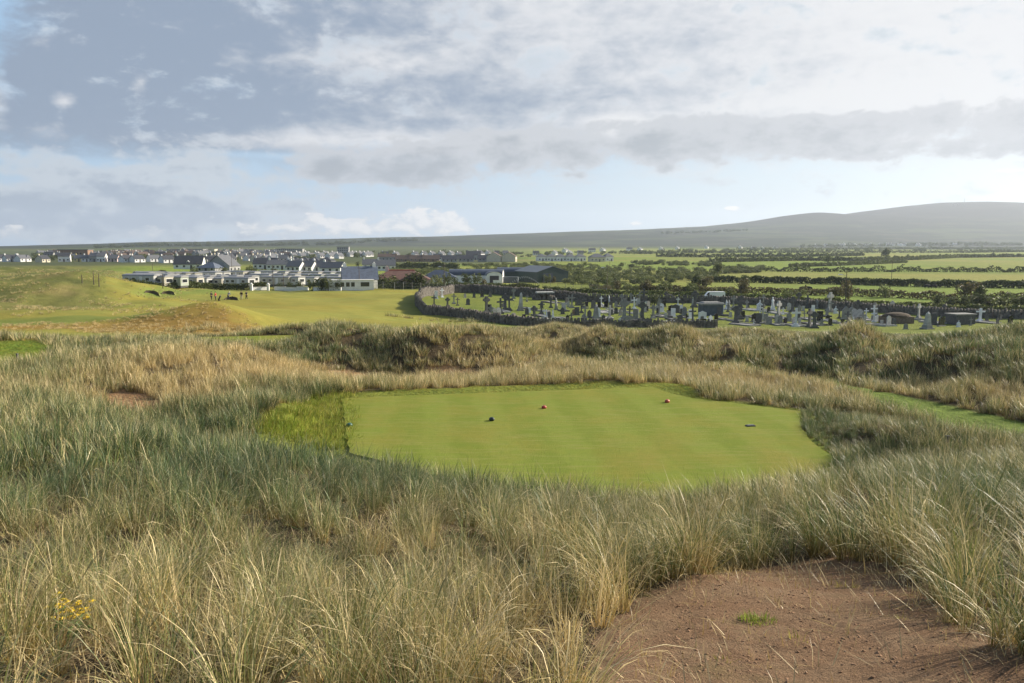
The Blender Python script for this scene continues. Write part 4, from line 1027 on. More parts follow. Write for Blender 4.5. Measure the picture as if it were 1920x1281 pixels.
g_, d_, k_, w_, l_, b_ = 'ggrey', 'gdark', 'gblack', 'gwhite', 'gpale', 'gbrown'
for row in ((818, 567, 'flat', w_, 1.75, None, .7), (829, 564, 'cross', w_, 2.1), (814, 580, 'cross', d_, 2.1), (839, 583, 'celtic', d_, 2.1), (851, 574, 'cross', g_, 2.1), (858, 577, 'cross', d_, 1.6), (872, 561, 'slab', g_, 1.0), (889, 561, 'slab', d_, 1.15), (904, 560, 'flat', k_, 1.5), (919, 559, 'point', d_, 1.4),
            (912, 588, 'celtic', d_, 3.1), (917, 586, 'flat', k_, 1.5), (935, 594, 'slab', l_, 1.6), (939, 588, 'cross', d_, 2.9), (947, 582, 'celtic', d_, 3.2), (955, 582, 'cross', d_, 2.9), (976, 582, 'obelisk', l_, 3.6), (988, 567, 'cross', g_, 1.5), (1015, 588, 'cross', d_, 2.4), (1033, 577, 'celtic', d_, 2.1), (1043, 580, 'statue', l_, 2.3),
            (963, 607, 'slab', g_, 1.55), (982, 602, 'flat', k_, 1.05), (991, 605, 'slab', d_, 1.0), (1002, 604, 'celtic', d_, 2.6), (1018, 604, 'point', l_, 1.1), (1025, 598, 'obelisk', w_, 1.7), (1037, 597, 'obelisk', w_, 1.6), (1048, 607, 'wide', k_, .9), (1064, 603, 'point', k_, 1.15), (988, 589, 'slab', d_, 1.2), (945, 577, 'wide', d_, .9),
            (1072, 577, 'cross', g_, 2.7), (1066, 572, 'cross', g_, 2.0), (1095, 565, 'flat', w_, 1.2), (1082, 590, 'flat', d_, 1.5), (1090, 586, 'cross', d_, 2.2), (1076, 590, 'slab', b_, 1.1), (1055, 588, 'point', d_, 1.3), (1100, 575, 'flat', k_, 1.1),
            (1127, 571, 'cross', w_, 1.8), (1142, 567, 'statue', w_, 1.6), (1117, 604, 'obelisk', g_, 2.8, None, 1.5), (1121, 593, 'slab', w_, 1.6), (1143, 598, 'cross', l_, 2.4, None, 1.3), (1170, 600, 'celtic', g_, 3.6), (1180, 596, 'cross', d_, 2.1), (1192, 597, 'flat', g_, 1.7), (1204, 601, 'celtic', d_, 3.2), (1207, 567, 'cross', d_, 3.1), (1199, 568, 'cross', g_, 2.4), (1183, 568, 'celtic', g_, 2.1), (1166, 572, 'celtic', g_, 2.3), (1151, 568, 'slab', d_, 1.4), (1158, 571, 'flat', d_, 1.2),
            (1141, 609, 'slab', k_, 1.0, None, 1.5), (1162, 606, 'cross', w_, .9), (1183, 607, 'point', g_, 1.35, None, 1.6), (1214, 607, 'point', d_, .95, None, 1.7), (1213, 583, 'flat', k_, 1.0), (1211, 574, 'cross', w_, 1.1), (1236, 573, 'point', g_, 1.7), (1240, 585, 'slab', w_, 1.65), (1234, 588, 'flat', k_, 1.1), (1249, 567, 'celtic', d_, 2.4), (1259, 586, 'wide', k_, 1.5, None, .8), (1271, 572, 'cross', w_, 1.7), (1280, 579, 'cross', d_, 1.5), (1278, 588, 'flat', d_, 1.0), (1287, 606, 'cross', k_, 1.5), (1255, 593, 'slab', g_, 1.0),
            (1302, 576, 'celtic', d_, 3.4), (1299, 576, 'statue', l_, 2.1), (1317, 598, 'wide', w_, 1.45, None, .95), (1318, 609, 'flat', k_, .95, None, 1.9), (1332, 607, 'point', w_, 1.4, None, 1.0), (1352, 584, 'flat', w_, 1.75), (1345, 590, 'flat', w_, 1.6, None, .5), (1362, 580, 'statue', w_, 1.9), (1367, 580, 'statue', l_, 1.9), (1379, 607, 'celtic', d_, 2.9, None, 1.15), (1386, 598, 'cross', d_, 3.9), (1393, 595, 'flat', k_, 1.2), (1375, 578, 'cross', g_, 2.6), (1389, 577, 'celtic', d_, 2.5), (1400, 580, 'celtic', g_, 1.8),
            (1424, 582, 'shrine', w_, 2.1), (1431, 574, 'cross', g_, 2.4), (1427, 583, 'flat', k_, 1.1), (1441, 586, 'slab', k_, 1.1), (1449, 582, 'statue', w_, 2.6), (1459, 597, 'celtic', l_, 3.1), (1430, 600, 'cross', l_, 2.1), (1436, 603, 'flat', g_, 1.4), (1415, 603, 'wide', k_, 1.5, None, .7), (1413, 607, 'cross', w_, .8), (1442, 608, 'slab', g_, 1.25, None, 1.4), (1458, 605, 'slab', l_, 1.35, None, 1.1), (1463, 605, 'slab', g_, 1.3), (1468, 589, 'cross', w_, 1.3), (1486, 585, 'celtic', d_, 2.9), (1497, 573, 'celtic', d_, 2.8), (1514, 577, 'cross', d_, 2.6), (1492, 613, 'cross', w_, 2.85), (1499, 583, 'slab', g_, 1.1), (1506, 583, 'flat', l_, 1.0), (1496, 600, 'flat', d_, 1.3),
            (1518, 614, 'celtic', d_, 2.8), (1527, 616, 'celtic', d_, 2.5, None, 1.1), (1524, 590, 'cross', w_, 1.5), (1537, 602, 'flat', k_, 1.8, None, 1.0), (1532, 578, 'celtic', g_, 1.7), (1552, 597, 'wide', k_, .75), (1555, 583, 'celtic', l_, 3.6), (1558, 585, 'cross', g_, 2.2), (1567, 587, 'shrine', w_, 1.4), (1585, 598, 'point', g_, 2.3, None, 1.1), (1597, 590, 'shrine', g_, 2.0), (1602, 597, 'slab', l_, 1.8), (1612, 597, 'slab', l_, 1.75), (1608, 588, 'celtic', d_, 2.6), (1641, 588, 'celtic', g_, 2.1), (1646, 601, 'wide', w_, 1.1), (1654, 601, 'flat', w_, 1.1), (1600, 598, 'flat', w_, .5),
            (1702, 605, 'wide', w_, 1.25), (1673, 585, 'celtic', l_, 2.2), (1722, 596, 'celtic', l_, 2.5), (1738, 618, 'obelisk', l_, 2.6, None, 1.6), (1751, 608, 'flat', d_, 1.9), (1765, 611, 'wide', k_, 1.6, None, .8), (1770, 592, 'celtic', d_, 2.1), (1792, 607, 'point', d_, 1.5), (1805, 605, 'slab', k_, 1.0, None, 1.3), (1797, 613, 'shrine', w_, 1.05), (1837, 604, 'cross', w_, 2.2, None, 1.5), (1864, 598, 'slab', b_, 1.1, None, 1.5), (1888, 597, 'point', w_, 1.0), (1698, 618, 'slab', g_, .8, None, 1.4), (1876, 602, 'flat', d_, .9), (1850, 603, 'slab', d_, 1.1), (1820, 610, 'cross', g_, 1.2)):
    memorial(*row)
# the smaller stones standing between the larger ones
mix_ = [('slab', g_), ('slab', d_), ('flat', d_), ('flat', k_), ('point', g_), ('point', d_), ('cross', d_), ('cross', g_), ('cross', w_), ('flat', l_), ('slab', l_), ('slab', k_), ('wide', d_), ('celtic', g_), ('flat', w_)]
tries = 0
while len(TAKEN) < 232 and tries < 6000:
    tries += 1; px = rnd.uniform(850, 1900) if rnd.random() < .25 else rnd.uniform(1050, 1680)
    top = np.interp(px, [850, 890, 1010, 1100, 1340, 1450, 1560, 1750, 1900], [558, 558, 562, 570, 572, 577, 584, 595, 602]); py = rnd.uniform(top, np.interp(px, [850, 900, 960, 1340, 1900], [592, 598, 606, 611, 612]))
    if min(math.hypot(px - a, 2.2 * (py - b)) for a, b in TAKEN) < 7.0: continue
    if 1290 < px < 1362 and py < 594 or 1645 < px < 1715 and py < 606 or 1770 < px < 1825 or 1003 < px < 1040 and py < 568: continue
    kd, mk = rnd.choice(mix_); memorial(px, py, kd, mk, rnd.uniform(.9, 1.7) * (1.4 if kd in ('cross', 'celtic') else 1))
n0 = len(TAKEN); tries = 0; kb = []
while len(kb) < 60 and tries < 4000:
    tries += 1; px = rnd.uniform(930, 1880); top = np.interp(px, [930, 1010, 1100, 1340, 1450, 1560, 1750, 1900], [562, 566, 573, 576, 580, 587, 598, 605]); py = rnd.uniform(top, 611)
    if kb and min(math.hypot(px - a, 3 * (py - b)) for a, b in kb) < 20: continue
    if 1295 < px < 1355 and py < 594 or 1640 < px < 1720 and py < 608 or 1770 < px < 1825: continue
    kb.append((px, py)); memorial(px, py, 'kerb', rnd.choice((g_, l_, d_, g_)), rnd.choice((1.0, 1.0, 1.7)))

# tombs and vaults
p = cem(1332, 590); e = empty('burial_vault', p, .12); mb = MB(); mb.box((0, 0, -.1), (3.7, 2.6, 2.0)); mb.build('wall', M['slateblue'], e)
mb = MB(); mb.box((0, 0, 1.9), (4.3, 3.1, .28)); mb.box((0, 0, 2.18), (3.7, 2.5, .22), 0, .8); mb.build('roof_slab', M['ggrey'], e)
mb = MB(); mb.box((1.1, -1.33, .0), (.8, .06, 1.5)); mb.build('door', M['gdark'], e); tag(e, 'slate-blue walled burial vault with flat stone roof in the graveyard', 'burial vault')
p = cem(1800, 607); e = empty('burial_vault', p, .2); mb = MB(); mb.box((0, 0, -.1), (3.4, 2.4, 1.6)); mb.build('wall', M['gdark'], e); mb = MB(); mb.box((0, 0, 1.5), (3.7, 2.7, .18)); mb.build('roof_slab', M['ggrey'], e)
tag(e, 'low dark burial vault with a flat grey stone roof past the brown tomb', 'burial vault')
p = cem(1021, 563); e = empty('stone_tomb', p, .1); mb = MB(); r = random.Random(8)
for i in range(60): a = r.uniform(-2.5, 2.5); mb.box((a, r.uniform(-1.3, 1.3), -.1), (r.uniform(.4, .8), r.uniform(.4, .8), r.uniform(.7, 1.7) * (1 - .16 * abs(a))), r.uniform(0, 3), r.uniform(.75, .95))
mb.build('rubble_wall', M['wall'], e); mb = MB(); mb.prism([(-2.0, 1.55), (2.1, 1.6), (2.0, 1.85), (-1.9, 1.8)], -1.6, 1.6); mb.build('roof_slab', M['gpale'], e); tag(e, 'ruined rubble tomb with a flat roof slab by the far wall', 'tomb')
p = cem(1680, 604); e = empty('stone_tomb', p, .1); mb = MB(); mb.box((0, 0, -.1), (4.4, 2.8, 1.2)); mb.build('wall', M['gbrown'], e)
mb = MB(); mb.lathe([(2.5, 1.05), (2.35, 1.3), (1.8, 1.55), (.9, 1.72), (.2, 1.76)], n=22, sx=.95, sy=.62); o = mb.build('roof', M['soil'], e)
mb = MB(); mb.box((-1.2, -1.43, 0), (.7, .06, .95)); mb.build('door', M['gdark'], e); tag(e, 'low brown stone tomb with a rounded roof in the graveyard', 'tomb')

# ------------------------------------------------------------------ houses
def roof_gable(mb, L, W, e, r, ov=0.3, t=0.16):
    a = math.atan2(r, W / 2); hw = W / 2 + ov; ze = e - ov * math.tan(a)
    mb.prism([(-hw, ze), (0, e + r), (hw, ze), (hw, ze + t), (0, e + r + t * 1.2), (-hw, ze + t)], -L / 2 - ov, L / 2 + ov, 'x')


def roof_hip(mb, L, W, e, r, ov=0.35):
    a, b = L / 2 + ov, W / 2 + ov; k = max(0.3, L / 2 - W / 2)
    mb.add([(-a, -b, e), (a, -b, e), (a, b, e), (-a, b, e), (-k, 0, e + r), (k, 0, e + r), (-a, -b, e + .12), (a, -b, e + .12), (a, b, e + .12), (-a, b, e + .12)],
           [(3, 2, 1, 0), (0, 1, 7, 6), (1, 2, 8, 7), (2, 3, 9, 8), (3, 0, 6, 9), (6, 7, 5, 4), (7, 8, 5), (8, 9, 4, 5), (9, 6, 4)])


def walls(mb, L, W, e, r, hip):
    mb.box((0, 0, -.6), (L, W, e + .6))
    if not hip: mb.prism([(-W / 2, e), (W / 2, e), (0, e + r - .05)], -L / 2, L / 2, 'x')


def window(par, x, y, z, w, hh, ax=0):
    """window on a wall facing -y (ax 0), +x (ax 1) or -x (ax 2)"""
    d = .07; f = MB()
    def bx(mb, cx, cz, ww, h2, out):
        if ax == 0: mb.box((cx, y - out / 2, cz), (ww, out, h2))
        else: mb.box((y + (out / 2 if ax == 1 else -out / 2), cx, cz), (out, ww, h2))
    bx(f, x, z, w, .09, d); bx(f, x, z + hh - .09, w, .09, d)
    for s in (-1, 1): bx(f, x + s * (w / 2 - .045), z + .09, .09, hh - .18, d)
    o = f.build('window', M['frame'], par); g = MB(); bx(g, x, z + .09, w - .18, hh - .18, .03); g.build('pane', M['glass'], o)


def house(px, py, L, W, e, r, yaw, wm, rm, label, hip=False, nwin=3, chim=1, door=True, gwin=0, D=None, cat='house', group='houses of the village', name='house', dormers=0):
    p = PV(px, py, 200) if D is None else Vector(atz(px, D, 0)); y_ = R(yaw)
    q = empty(name, (p.x - math.sin(y_) * -W / 2 * -1, p.y + math.cos(y_) * W / 2, 0), y_); q.location.z = float(h(q.location.x, q.location.y))
    mb = MB(); walls(mb, L, W, e, r, hip); mb.build('wall', M[wm], q)
    mb = MB(); (roof_hip if hip else roof_gable)(mb, L, W, e, r); ro = mb.build('roof', M[rm], q)
    for k in range(chim):
        mb = MB(); x = (-1 if k % 2 == 0 else 1) * (L / 2 - .6) * (.55 if hip else 1); mb.box((x, 0, e + r - .5), (.9, .6, 1.5)); mb.tube((x, 0, e + r + 1.0), (x, 0, e + r + 1.35), .14, .12, 8); mb.build('chimney', M[wm], ro)
    for k in range(dormers):
        x = (k + .5) / dormers * L - L / 2; mb = MB(); mb.prism([(x - .7, e + .1), (x + .7, e + .1), (x + .7, e + 1.2), (x, e + 1.8), (x - .7, e + 1.2)], -W / 2 * .82, -.2); o = mb.build('dormer', M[wm], ro); g = MB(); g.box((x, -W / 2 * .82 - .03, e + .35), (.8, .05, .8)); g.build('pane', M['glass'], o)
    if nwin:
        xs = [(k + .5) / nwin * L - L / 2 for k in range(nwin)]
        for k, x in enumerate(xs):
            if door and k == nwin // 2:
                mb = MB(); mb.box((x, -W / 2 - .04, 0), (1.0, .08, 2.1)); mb.build('door', M['door'], q)
            else: window(q, x, -W / 2, .95, min(1.3, L / nwin * .6), 1.15)
    for k in range(gwin): window(q, 0, L / 2, e * (.35 + .0 * k), 1.1, 1.1, 1)
    if label: tag(q, label, cat, group)
    return q


H = house
H(352, 505, 13.5, 9, 2.6, 4.0, 6, 'white', 'slate', 'big dark-roofed house with white base walls standing alone by the links', nwin=4, chim=1, dormers=1)
H(386, 512, 9, 7, 2.0, 2.4, -18, 'grey', 'blueroof', 'small house with a blue slate roof above the caravans', nwin=3, hip=True)
H(441, 512, 8.5, 11, 3.0, 4.2, 78, 'grey', 'slate2', 'grey house with a broad dark gable behind the caravan roofs', nwin=3, gwin=1)
H(392, 497, 8, 7, 2.8, 2.6, 15, 'white', 'slate', 'white house with a bright gable behind the big dark-roofed house', nwin=3)
H(401, 496, 6, 8, 3.0, 2.6, 70, 'white', 'slate', 'narrow white gable house beside its bright twin', nwin=2)
H(497, 505, 12, 8, 2.8, 2.9, 5, 'white', 'slate', 'long white bungalow with a dark roof and tall chimney above the caravans', nwin=5, chim=2)
H(525, 506, 13, 7, 2.6, 2.2, 4, 'white', 'slate2', 'low white terrace with five front windows behind the caravan park', nwin=6, chim=2)
H(553, 506, 9, 7, 2.7, 2.4, 4, 'white', 'slate2', 'white bungalow at the end of the low white terrace', nwin=3)
for px, w, ln in ((549, 6.5, 'first'), (571, 7.0, 'second'), (594, 7.0, 'third'), (619, 9.5, 'last and widest')):
    H(px, 510 if px < 600 else 513, w, 7, 2.5, 2.5, -12, 'white', 'slate2', 'white bungalow with grey gable roof, %s in the row above the pub roof' % ln, nwin=3, chim=1)
for px, ln in ((548, 'first'), (566, 'second'), (585, 'third'), (608, 'last')):
    H(px, 497, 9.5, 8, 2.6, 2.4, -10, 'grey', 'slate', 'bungalow with a low black hipped roof, %s of four joined in a row' % ln, hip=True, nwin=0, chim=0)
H(696, 505, 9.0, 6.5, 2.6, 2.7, 8, 'white', 'slate2', 'white cottage with grey roof, the one set further back of the twin cottages', nwin=3)
H(724, 508, 9.0, 6.5, 2.7, 2.7, 8, 'white', 'slate2', 'white cottage with grey roof, the closer one of the twin cottages', nwin=4)
H(726, 489, 15, 8, 3.2, 2.4, 5, 'grey', 'brownroof', 'long dark-roofed terrace behind the twin white cottages', nwin=5, chim=3, door=False)
for px, wd in ((757, 'nearest the twin cottages'), (783, 'second from the twin cottages'), (808, 'third from the twin cottages')):
    H(px, 491, 13, 8, 2.0, 3.0, 4, 'brick', 'brownroof', 'brown-roofed terrace house in the long row, %s' % wd, nwin=4, chim=1)
for px, py, wd in ((843, 492, 'with a pale chimney'), (874, 491, 'with a steep dark roof'), (888, 488, 'with two storeys'), (911, 491, 'at the end of the brown row')):
    H(px, py, 12, 8, 2.2 if py > 489 else 4.6, 3.0, 4, 'grey', 'slate', 'dark slate-roofed house above the curved sheds %s' % wd, nwin=4, chim=1)
H(905, 483, 9, 8, 4.0, 3.0, 62, 'white', 'slate', 'tall house with a bright white gable behind the dark slate roofs', nwin=2, gwin=1)
for px, wd in ((940, 'cream double-fronted gable house above the green barn, closer to the curved sheds'), (968, 'cream double-fronted gable house above the green barn, closer to the hipped houses')):
    H(px, 491, 9, 11, 4.2, 3.2, 82, 'cream', 'brownroof', wd, nwin=2, gwin=1)
for px, ln in ((1018, 'first'), (1035, 'second'), (1053, 'third'), (1071, 'fourth'), (1090, 'fifth')):
    H(px, 490, 8, 8, 3.6, 2.4, 12, 'white', 'slate2', 'white house with grey hipped roof, %s in the estate row beyond the barn' % ln, hip=True, nwin=3, chim=0)
H(1121, 491, 12, 9, 3.4, 3.0, 8, 'cream', 'slate2', 'wide pale house with a grey hipped roof past the estate row', hip=True, nwin=4, chim=0)
H(1143, 490, 7, 8, 3.6, 3.0, 20, 'white', 'slate2', 'last white hipped house with a bright end wall at the fields', hip=True, nwin=2, chim=0)
for px, py, L, wm, rm, yw, lb in ((8, 490, 9, 'white', 'slate', 55, 'white house with bright gable closest to the photo edge'), (22, 491, 7, 'white', 'slate', 60, 'small white gable house beside the edge house'), (49, 491, 9, 'white', 'slate2', 68, 'bright white gable house standing alone above the links'), (37, 491, 9, 'white', 'slate2', 8, 'low white bungalow joined to the bright white gable'), (87, 492, 7, 'cream', 'slate', 72, 'pale green-cream gable house with a dark low roof beside it'),
                                     (120, 491, 8, 'white', 'slate', 20, 'low white house with two small gables'), (148, 491, 8, 'yellow', 'slate2', 4, 'yellow house beside the white bungalows'), (163, 491, 8, 'white', 'slate2', 4, 'low white bungalow joined to the yellow house'), (177, 491, 8, 'grey', 'slate2', 4, 'grey two-storey house beside a tall white one'), (189, 491, 6, 'white', 'slate2', 10, 'tall white flat-fronted house in the links row'), (211, 491, 7, 'pink', 'slate2', 6, 'pale pink house in the links row'), (242, 492, 8, 'white', 'slate', 62, 'white gable with a long black roof, closer to the pink house'), (263, 492, 9, 'white', 'slate', 62, 'white gable with a long black roof, closer to the dark-roofed house'), (292, 491, 8, 'white', 'slate2', 50, 'white house with a porch below grey roofs'), (318, 493, 9, 'white', 'slate', 55, 'white gable with a black roof next to the alone dark house')):
    H(px, py, L, 7, 4.2 if 'tall' in lb or 'two' in lb else 2.6, 2.6, yw, wm, rm, lb, nwin=3, chim=1, gwin=0)

# the pub-like house at the fence, with a flat front extension
q = H(672, 545, 9.0, 7.0, 2.7, 3.1, 14, 'white', 'blueroof', 'white house with blue-grey roof and flat front extension by the links fence', nwin=0, door=False, chim=2)
q.location.y += 3.0; mb = MB(); mb.box((-2.5, -5.0, -.4), (11.5, 3.2, 2.9)); mb.box((-2.5, -5.0, 2.5), (11.8, 3.5, .16)); ex = mb.build('extension', M['white'], q)
for x in (-6.2, -4.8, -3.4, -2.1, 1.0): window(q, x, -6.6, .8, 1.1 if x < 0 else 2.4, 1.3)
q = H(752, 540, 16, 9, 2.4, 2.6, 6, 'pink', 'redroof', 'bungalow with a brown tiled hipped roof and red ridge by the links', hip=True, nwin=5, chim=1)
mb = MB(); mb.tube((-3.8, 0, 5.06), (3.8, 0, 5.06), .16, .16, 6); mb.build('ridge', M['redridge'], q); mb = MB(); mb.prism([(1.2, 2.3), (6.2, 2.3), (3.7, 4.5)], -5.6, -1.5); mb.build('porch_roof', M['redroof'], q); mb = MB(); mb.box((3.7, -5.0, -.4), (4.4, 1.1, 2.7)); mb.build('porch', M['pink'], q)
mb = MB(); mb.box((-2.0, -2.4, 3.6), (1.1, .7, .12)); mb.build('skylight', M['glass'], q)
H(823, 535, 10.5, 8, 2.4, 2.4, 4, 'white', 'bluesheet', 'white-walled shed with a dark blue hipped sheet roof beside the lamp post', hip=True, nwin=0, chim=0, cat='shed', name='shed', group='farm sheds')


def barrel(px, py, L, W, e, r, yaw, wm, rm, label, D=None, doorway=False):
    p = PV(px, py, 200); y_ = R(yaw); q = empty('curved_shed', (p.x, p.y + W / 2, p.z), y_)
    mb = MB(); mb.box((0, 0, -.5), (L, W, e + .5)); pr = [(W / 2 * math.cos(R(a)) * .99, e + r * math.sin(R(a)) * .98) for a in range(0, 181, 15)]; mb.prism(pr, -L / 2, L / 2, 'x'); mb.build('wall', M[wm], q)
    mb = MB(); pr = [(W / 2 * 1.03 * math.cos(R(a)), e + r * math.sin(R(a))) for a in range(0, 181, 15)] + [(W / 2 * .97 * math.cos(R(a)), e - .08 + r * .97 * math.sin(R(a))) for a in range(180, -1, -15)]
    mb.prism(pr, -L / 2 - .2, L / 2 + .2, 'x'); mb.build('roof', M[rm], q)
    if doorway: mb = MB(); mb.box((L / 2 + .05, 0, 0), (.1, 3.0, 2.7)); mb.build('door', M['door'], q)
    tag(q, label, 'shed', 'farm sheds'); return q


barrel(893, 531, 18, 9, 2.6, 2.0, -4, 'white', 'bluesheet', 'long shed with a curved blue sheet roof and white wall')
q = barrel(924, 533, 9, 5.4, 2.7, 1.4, 0, 'white', 'bluesheet', 'small white curved shed with a dark doorway next to the green barn', doorway=True); q.rotation_euler.z = R(-84); q.location.y += 3
barrel(965, 527, 12, 8, 3.2, 1.6, -6, 'green', 'bluesheet', 'dark shed with a curved roof joined to the green barn')
# green barn
p = PV(1016, 530, 200); q = empty('green_barn', (p.x, p.y + 7.5, 0), R(-62)); q.location.z = float(h(p.x, p.y + 7.5))
mb = MB(); walls(mb, 16, 12.5, 3.6, 1.9, False); mb.build('wall', M['green'], q); mb = MB(); roof_gable(mb, 16, 12.5, 3.6, 1.9, .15, .1); mb.build('roof', M['greenroof'], q)
mb = MB(); mb.box((8.06, -2, 0), (.1, 4.0, 3.2)); mb.build('door', M['bluesheet'], q); tag(q, 'large dark green metal barn with a grey sheet roof', 'barn')
p = PV(957, 531, 200); e = empty('shipping_container', p, R(-8)); mb = MB(); mb.box((0, 1.2, 0), (5.0, 2.3, 2.1)); r_ = MB()
for k in range(24): r_.box((-2.4 + k * .205, .02, .1), (.09, .05, 1.9))
mb.build('body', M['greenroof'], e); r_.build('ribs', M['bluesheet'], e); tag(e, 'grey-green storage container in front of the green barn', 'container')
p = PV(931, 533, 200); e = empty('garden_wall', p, 0); mb = MB(); mb.box((0, 0, -.3), (2.2, .25, 1.5)); mb.box((0, 0, 1.2), (2.3, .35, .1)); mb.build('wall_panel', M['white'], e); tag(e, 'short white wall stub in front of the small curved shed', 'wall')

# ------------------------------------------------------------------ far houses of the town: one mesh per kind, copied
FARP = {}


def far_house(px, py, L, W, e, r, yaw, wm, rm, hip=False, D=None):
    k = (L, W, e, r, wm, rm, hip)
    if k not in FARP:
        mb = MB(); mb.cur = 0; walls(mb, L, W, e, r, hip); mb.cur = 1; (roof_hip if hip else roof_gable)(mb, L, W, e, r); mb.cur = 0
        mb.box((-(L / 2 - .7) * (.4 if hip else 1), 0, e + r - .6), (1.0, .8, 1.7)); mb.cur = 2
        for x in (-.3, 0.05, .33): mb.box((x * L, -W / 2 - .03, .9), (1.2, .06, 1.3))
        o = mb.build('town_house', [M[wm], M[rm], M['glass']]); FARP[k] = o
    else: o = FARP[k].copy(); COL.objects.link(o)
    p = PV(px, py, 400) if D is None else Vector(P(px, py, D)); o.location = p; o.rotation_euler = (0, 0, R(yaw)); return o


MARKS_T = [('the lone dark-roofed house', 350, 497), ('the pale tower block', 644, 470), ('the brown block', 143, 476), ('the yellow house', 148, 488), ('the twin cottages', 710, 500), ('the cream gable houses', 955, 485), ('the low white terrace', 525, 500), ('the grey broad gable', 441, 500), ('the green barn', 1000, 515)]
DESC = {'white': 'white', 'grey': 'grey', 'cream': 'cream', 'brick': 'brown', 'pink': 'pink', 'slate': 'black-roofed', 'slate2': 'grey-roofed', 'brownroof': 'brown-roofed', 'blueroof': 'blue-roofed'}


def town(px, py, wm, rm, yaw, big=1.0, hip=False):
    o = far_house(px, py, 7.0 * big, 6.0, 2.7 if big < 1.4 else 2.2, 2.6, yaw, wm, rm, hip)
    later(o, 'small far %s %s house' % (DESC[wm], DESC[rm]), 'house', 'far houses of the town', MARKS_T); return o


hr = random.Random(21)
for i in range(12): town(541 + i * 8.6 + hr.uniform(-1.5, 1.5), 481 + (i % 2) * 4 - (i > 5) * 0 + hr.uniform(-.6, .6), 'white', 'slate2', 62 + hr.uniform(-8, 8))
for px in (657, 664, 671, 678, 686, 693): town(px, 481.5 + hr.uniform(-.5, .5), 'white', 'slate2', 60)
for px, py in ((722, 481), (742, 481.5), (778, 481), (795, 481), (810, 481), (828, 480), (846, 480), (796, 489.5), (820, 488), (860, 482), (915, 478), (930, 478.5), (948, 478), (1005, 479), (1040, 478), (1068, 478), (1088, 478)): town(px, py, 'white', hr.choice(('slate', 'slate2')), hr.choice((8, 60)))
for k in range(96):
    px = hr.uniform(215, 545); py = 470 + 13 * hr.random() ** 1.1 + (px > 430) * 1.0
    town(px, py, hr.choice(('grey', 'grey', 'grey', 'white', 'cream', 'brick')), hr.choice(('slate', 'slate2', 'slate2', 'brownroof')), hr.choice((5, 12, 60, 70)), hr.choice((1.0, 1.0, 1.5)), hr.random() < .2)
for k in range(40):
    px = hr.uniform(60, 250); py = 473 + 13 * hr.random()
    town(px, py, hr.choice(('grey', 'grey', 'brick', 'cream')), hr.choice(('slate', 'slate2', 'brownroof')), hr.choice((5, 12, 60)), hr.choice((1.0, 1.4)), hr.random() < .2)
for k in range(26): town(hr.uniform(400, 540), hr.uniform(484, 492), hr.choice(('grey', 'white', 'cream')), hr.choice(('slate', 'slate2')), hr.choice((5, 60, 70)), hr.choice((1.0, 1.4)))
for px, py, L, W, e, wm, lb in ((644, 476, 16, 12, 9.5, 'grey', 'pale grey tower block above the town roofs'), (143, 485, 26, 12, 8.0, 'brick', 'large brown flat-roofed block in the town by the sea'), (350, 473, 60, 20, 5, 'grey', 'long pale factory roof on the slope above the town'), (378, 472.5, 50, 20, 5, 'cream', 'second long pale factory roof above the town'), (545, 474, 40, 18, 6, 'grey', 'wide pale hall roof at the top of the town')):
    p = Vector(P(px, py, 500)); e_ = empty('apartment_block' if 'block' in lb else 'factory', p, R(5)); mb = MB(); mb.box((0, 0, -1), (L, W, e + 1)); mb.build('wall', M[wm], e_); mb = MB(); mb.box((0, 0, e), (L + 1, W + 1, .5)); mb.build('roof', M['slate2'], e_)
    for fl in range(int(e // 3)):
        mb = MB()
        for k in range(int(L // 3)): mb.box((-L / 2 + 1.7 + k * 3, -W / 2 - .05, 1 + fl * 3), (1.6, .1, 1.4))
        mb.build('window_row', M['glass'], e_)
    tag(e_, lb, 'building', 'large buildings of the town')
hv = []
for k in range(26): hv.append((1500 + 225 * hr.random() ** .8, 460.5 + hr.uniform(-1.2, 1.6)))
hv += [(1388, 466), (1413, 469), (1430, 469), (1455, 467.5), (1270, 468), (1325, 466), (1240, 470), (1200, 471), (1180, 470.5), (1130, 472), (1110, 473), (1060, 474), (1755, 459), (1790, 459.5), (1850, 458)]
for px, py in hv:
    o = far_house(px, py, 11, 8, 3.8, 3.0, hr.choice((8, 60)), 'white', hr.choice(('slate2', 'slate')), D=900); tag(o, 'tiny white house in the far village at the foot of the hill', 'house', 'white houses at the foot of the hill')

# ------------------------------------------------------------------ caravan park
CARP = {}


def caravan(px, py, mk, yaw, L=9.5):
    k = (mk, L)
    if k in CARP: q = copy_tree(CARP[k])
    else:
        q = CARP[k] = empty('caravan'); W = 3.0
        mb = MB(); mb.box((0, 0, .45), (L, W, 2.05)); mb.build('body', M[mk], q)
        mb = MB(); mb.prism([(-1.6, 2.5), (1.6, 2.5), (1.3, 2.78), (0, 2.95), (-1.3, 2.78)], -L / 2 - .12, L / 2 + .12, 'x'); mb.build('roof', M['croof'], q)
        mb = MB(); mb.box((0, 0, 0), (L * .96, W * .9, .45)); mb.build('skirt', M['gdark'], q)
        for x in (-.36, -.14, .30): window(q, x * L, -W / 2, 1.25, 1.3, .85)
        mb = MB(); mb.box((.09 * L, -W / 2 - .03, .5), (.8, .06, 1.85)); mb.build('door', M['frame'], q)
        window(q, 0, L / 2, 1.15, 2.0, 1.0, 1)
    p = PV(px, py, 200); q.location = (p.x, p.y, p.z); q.rotation_euler = (0, 0, R(yaw)); return q


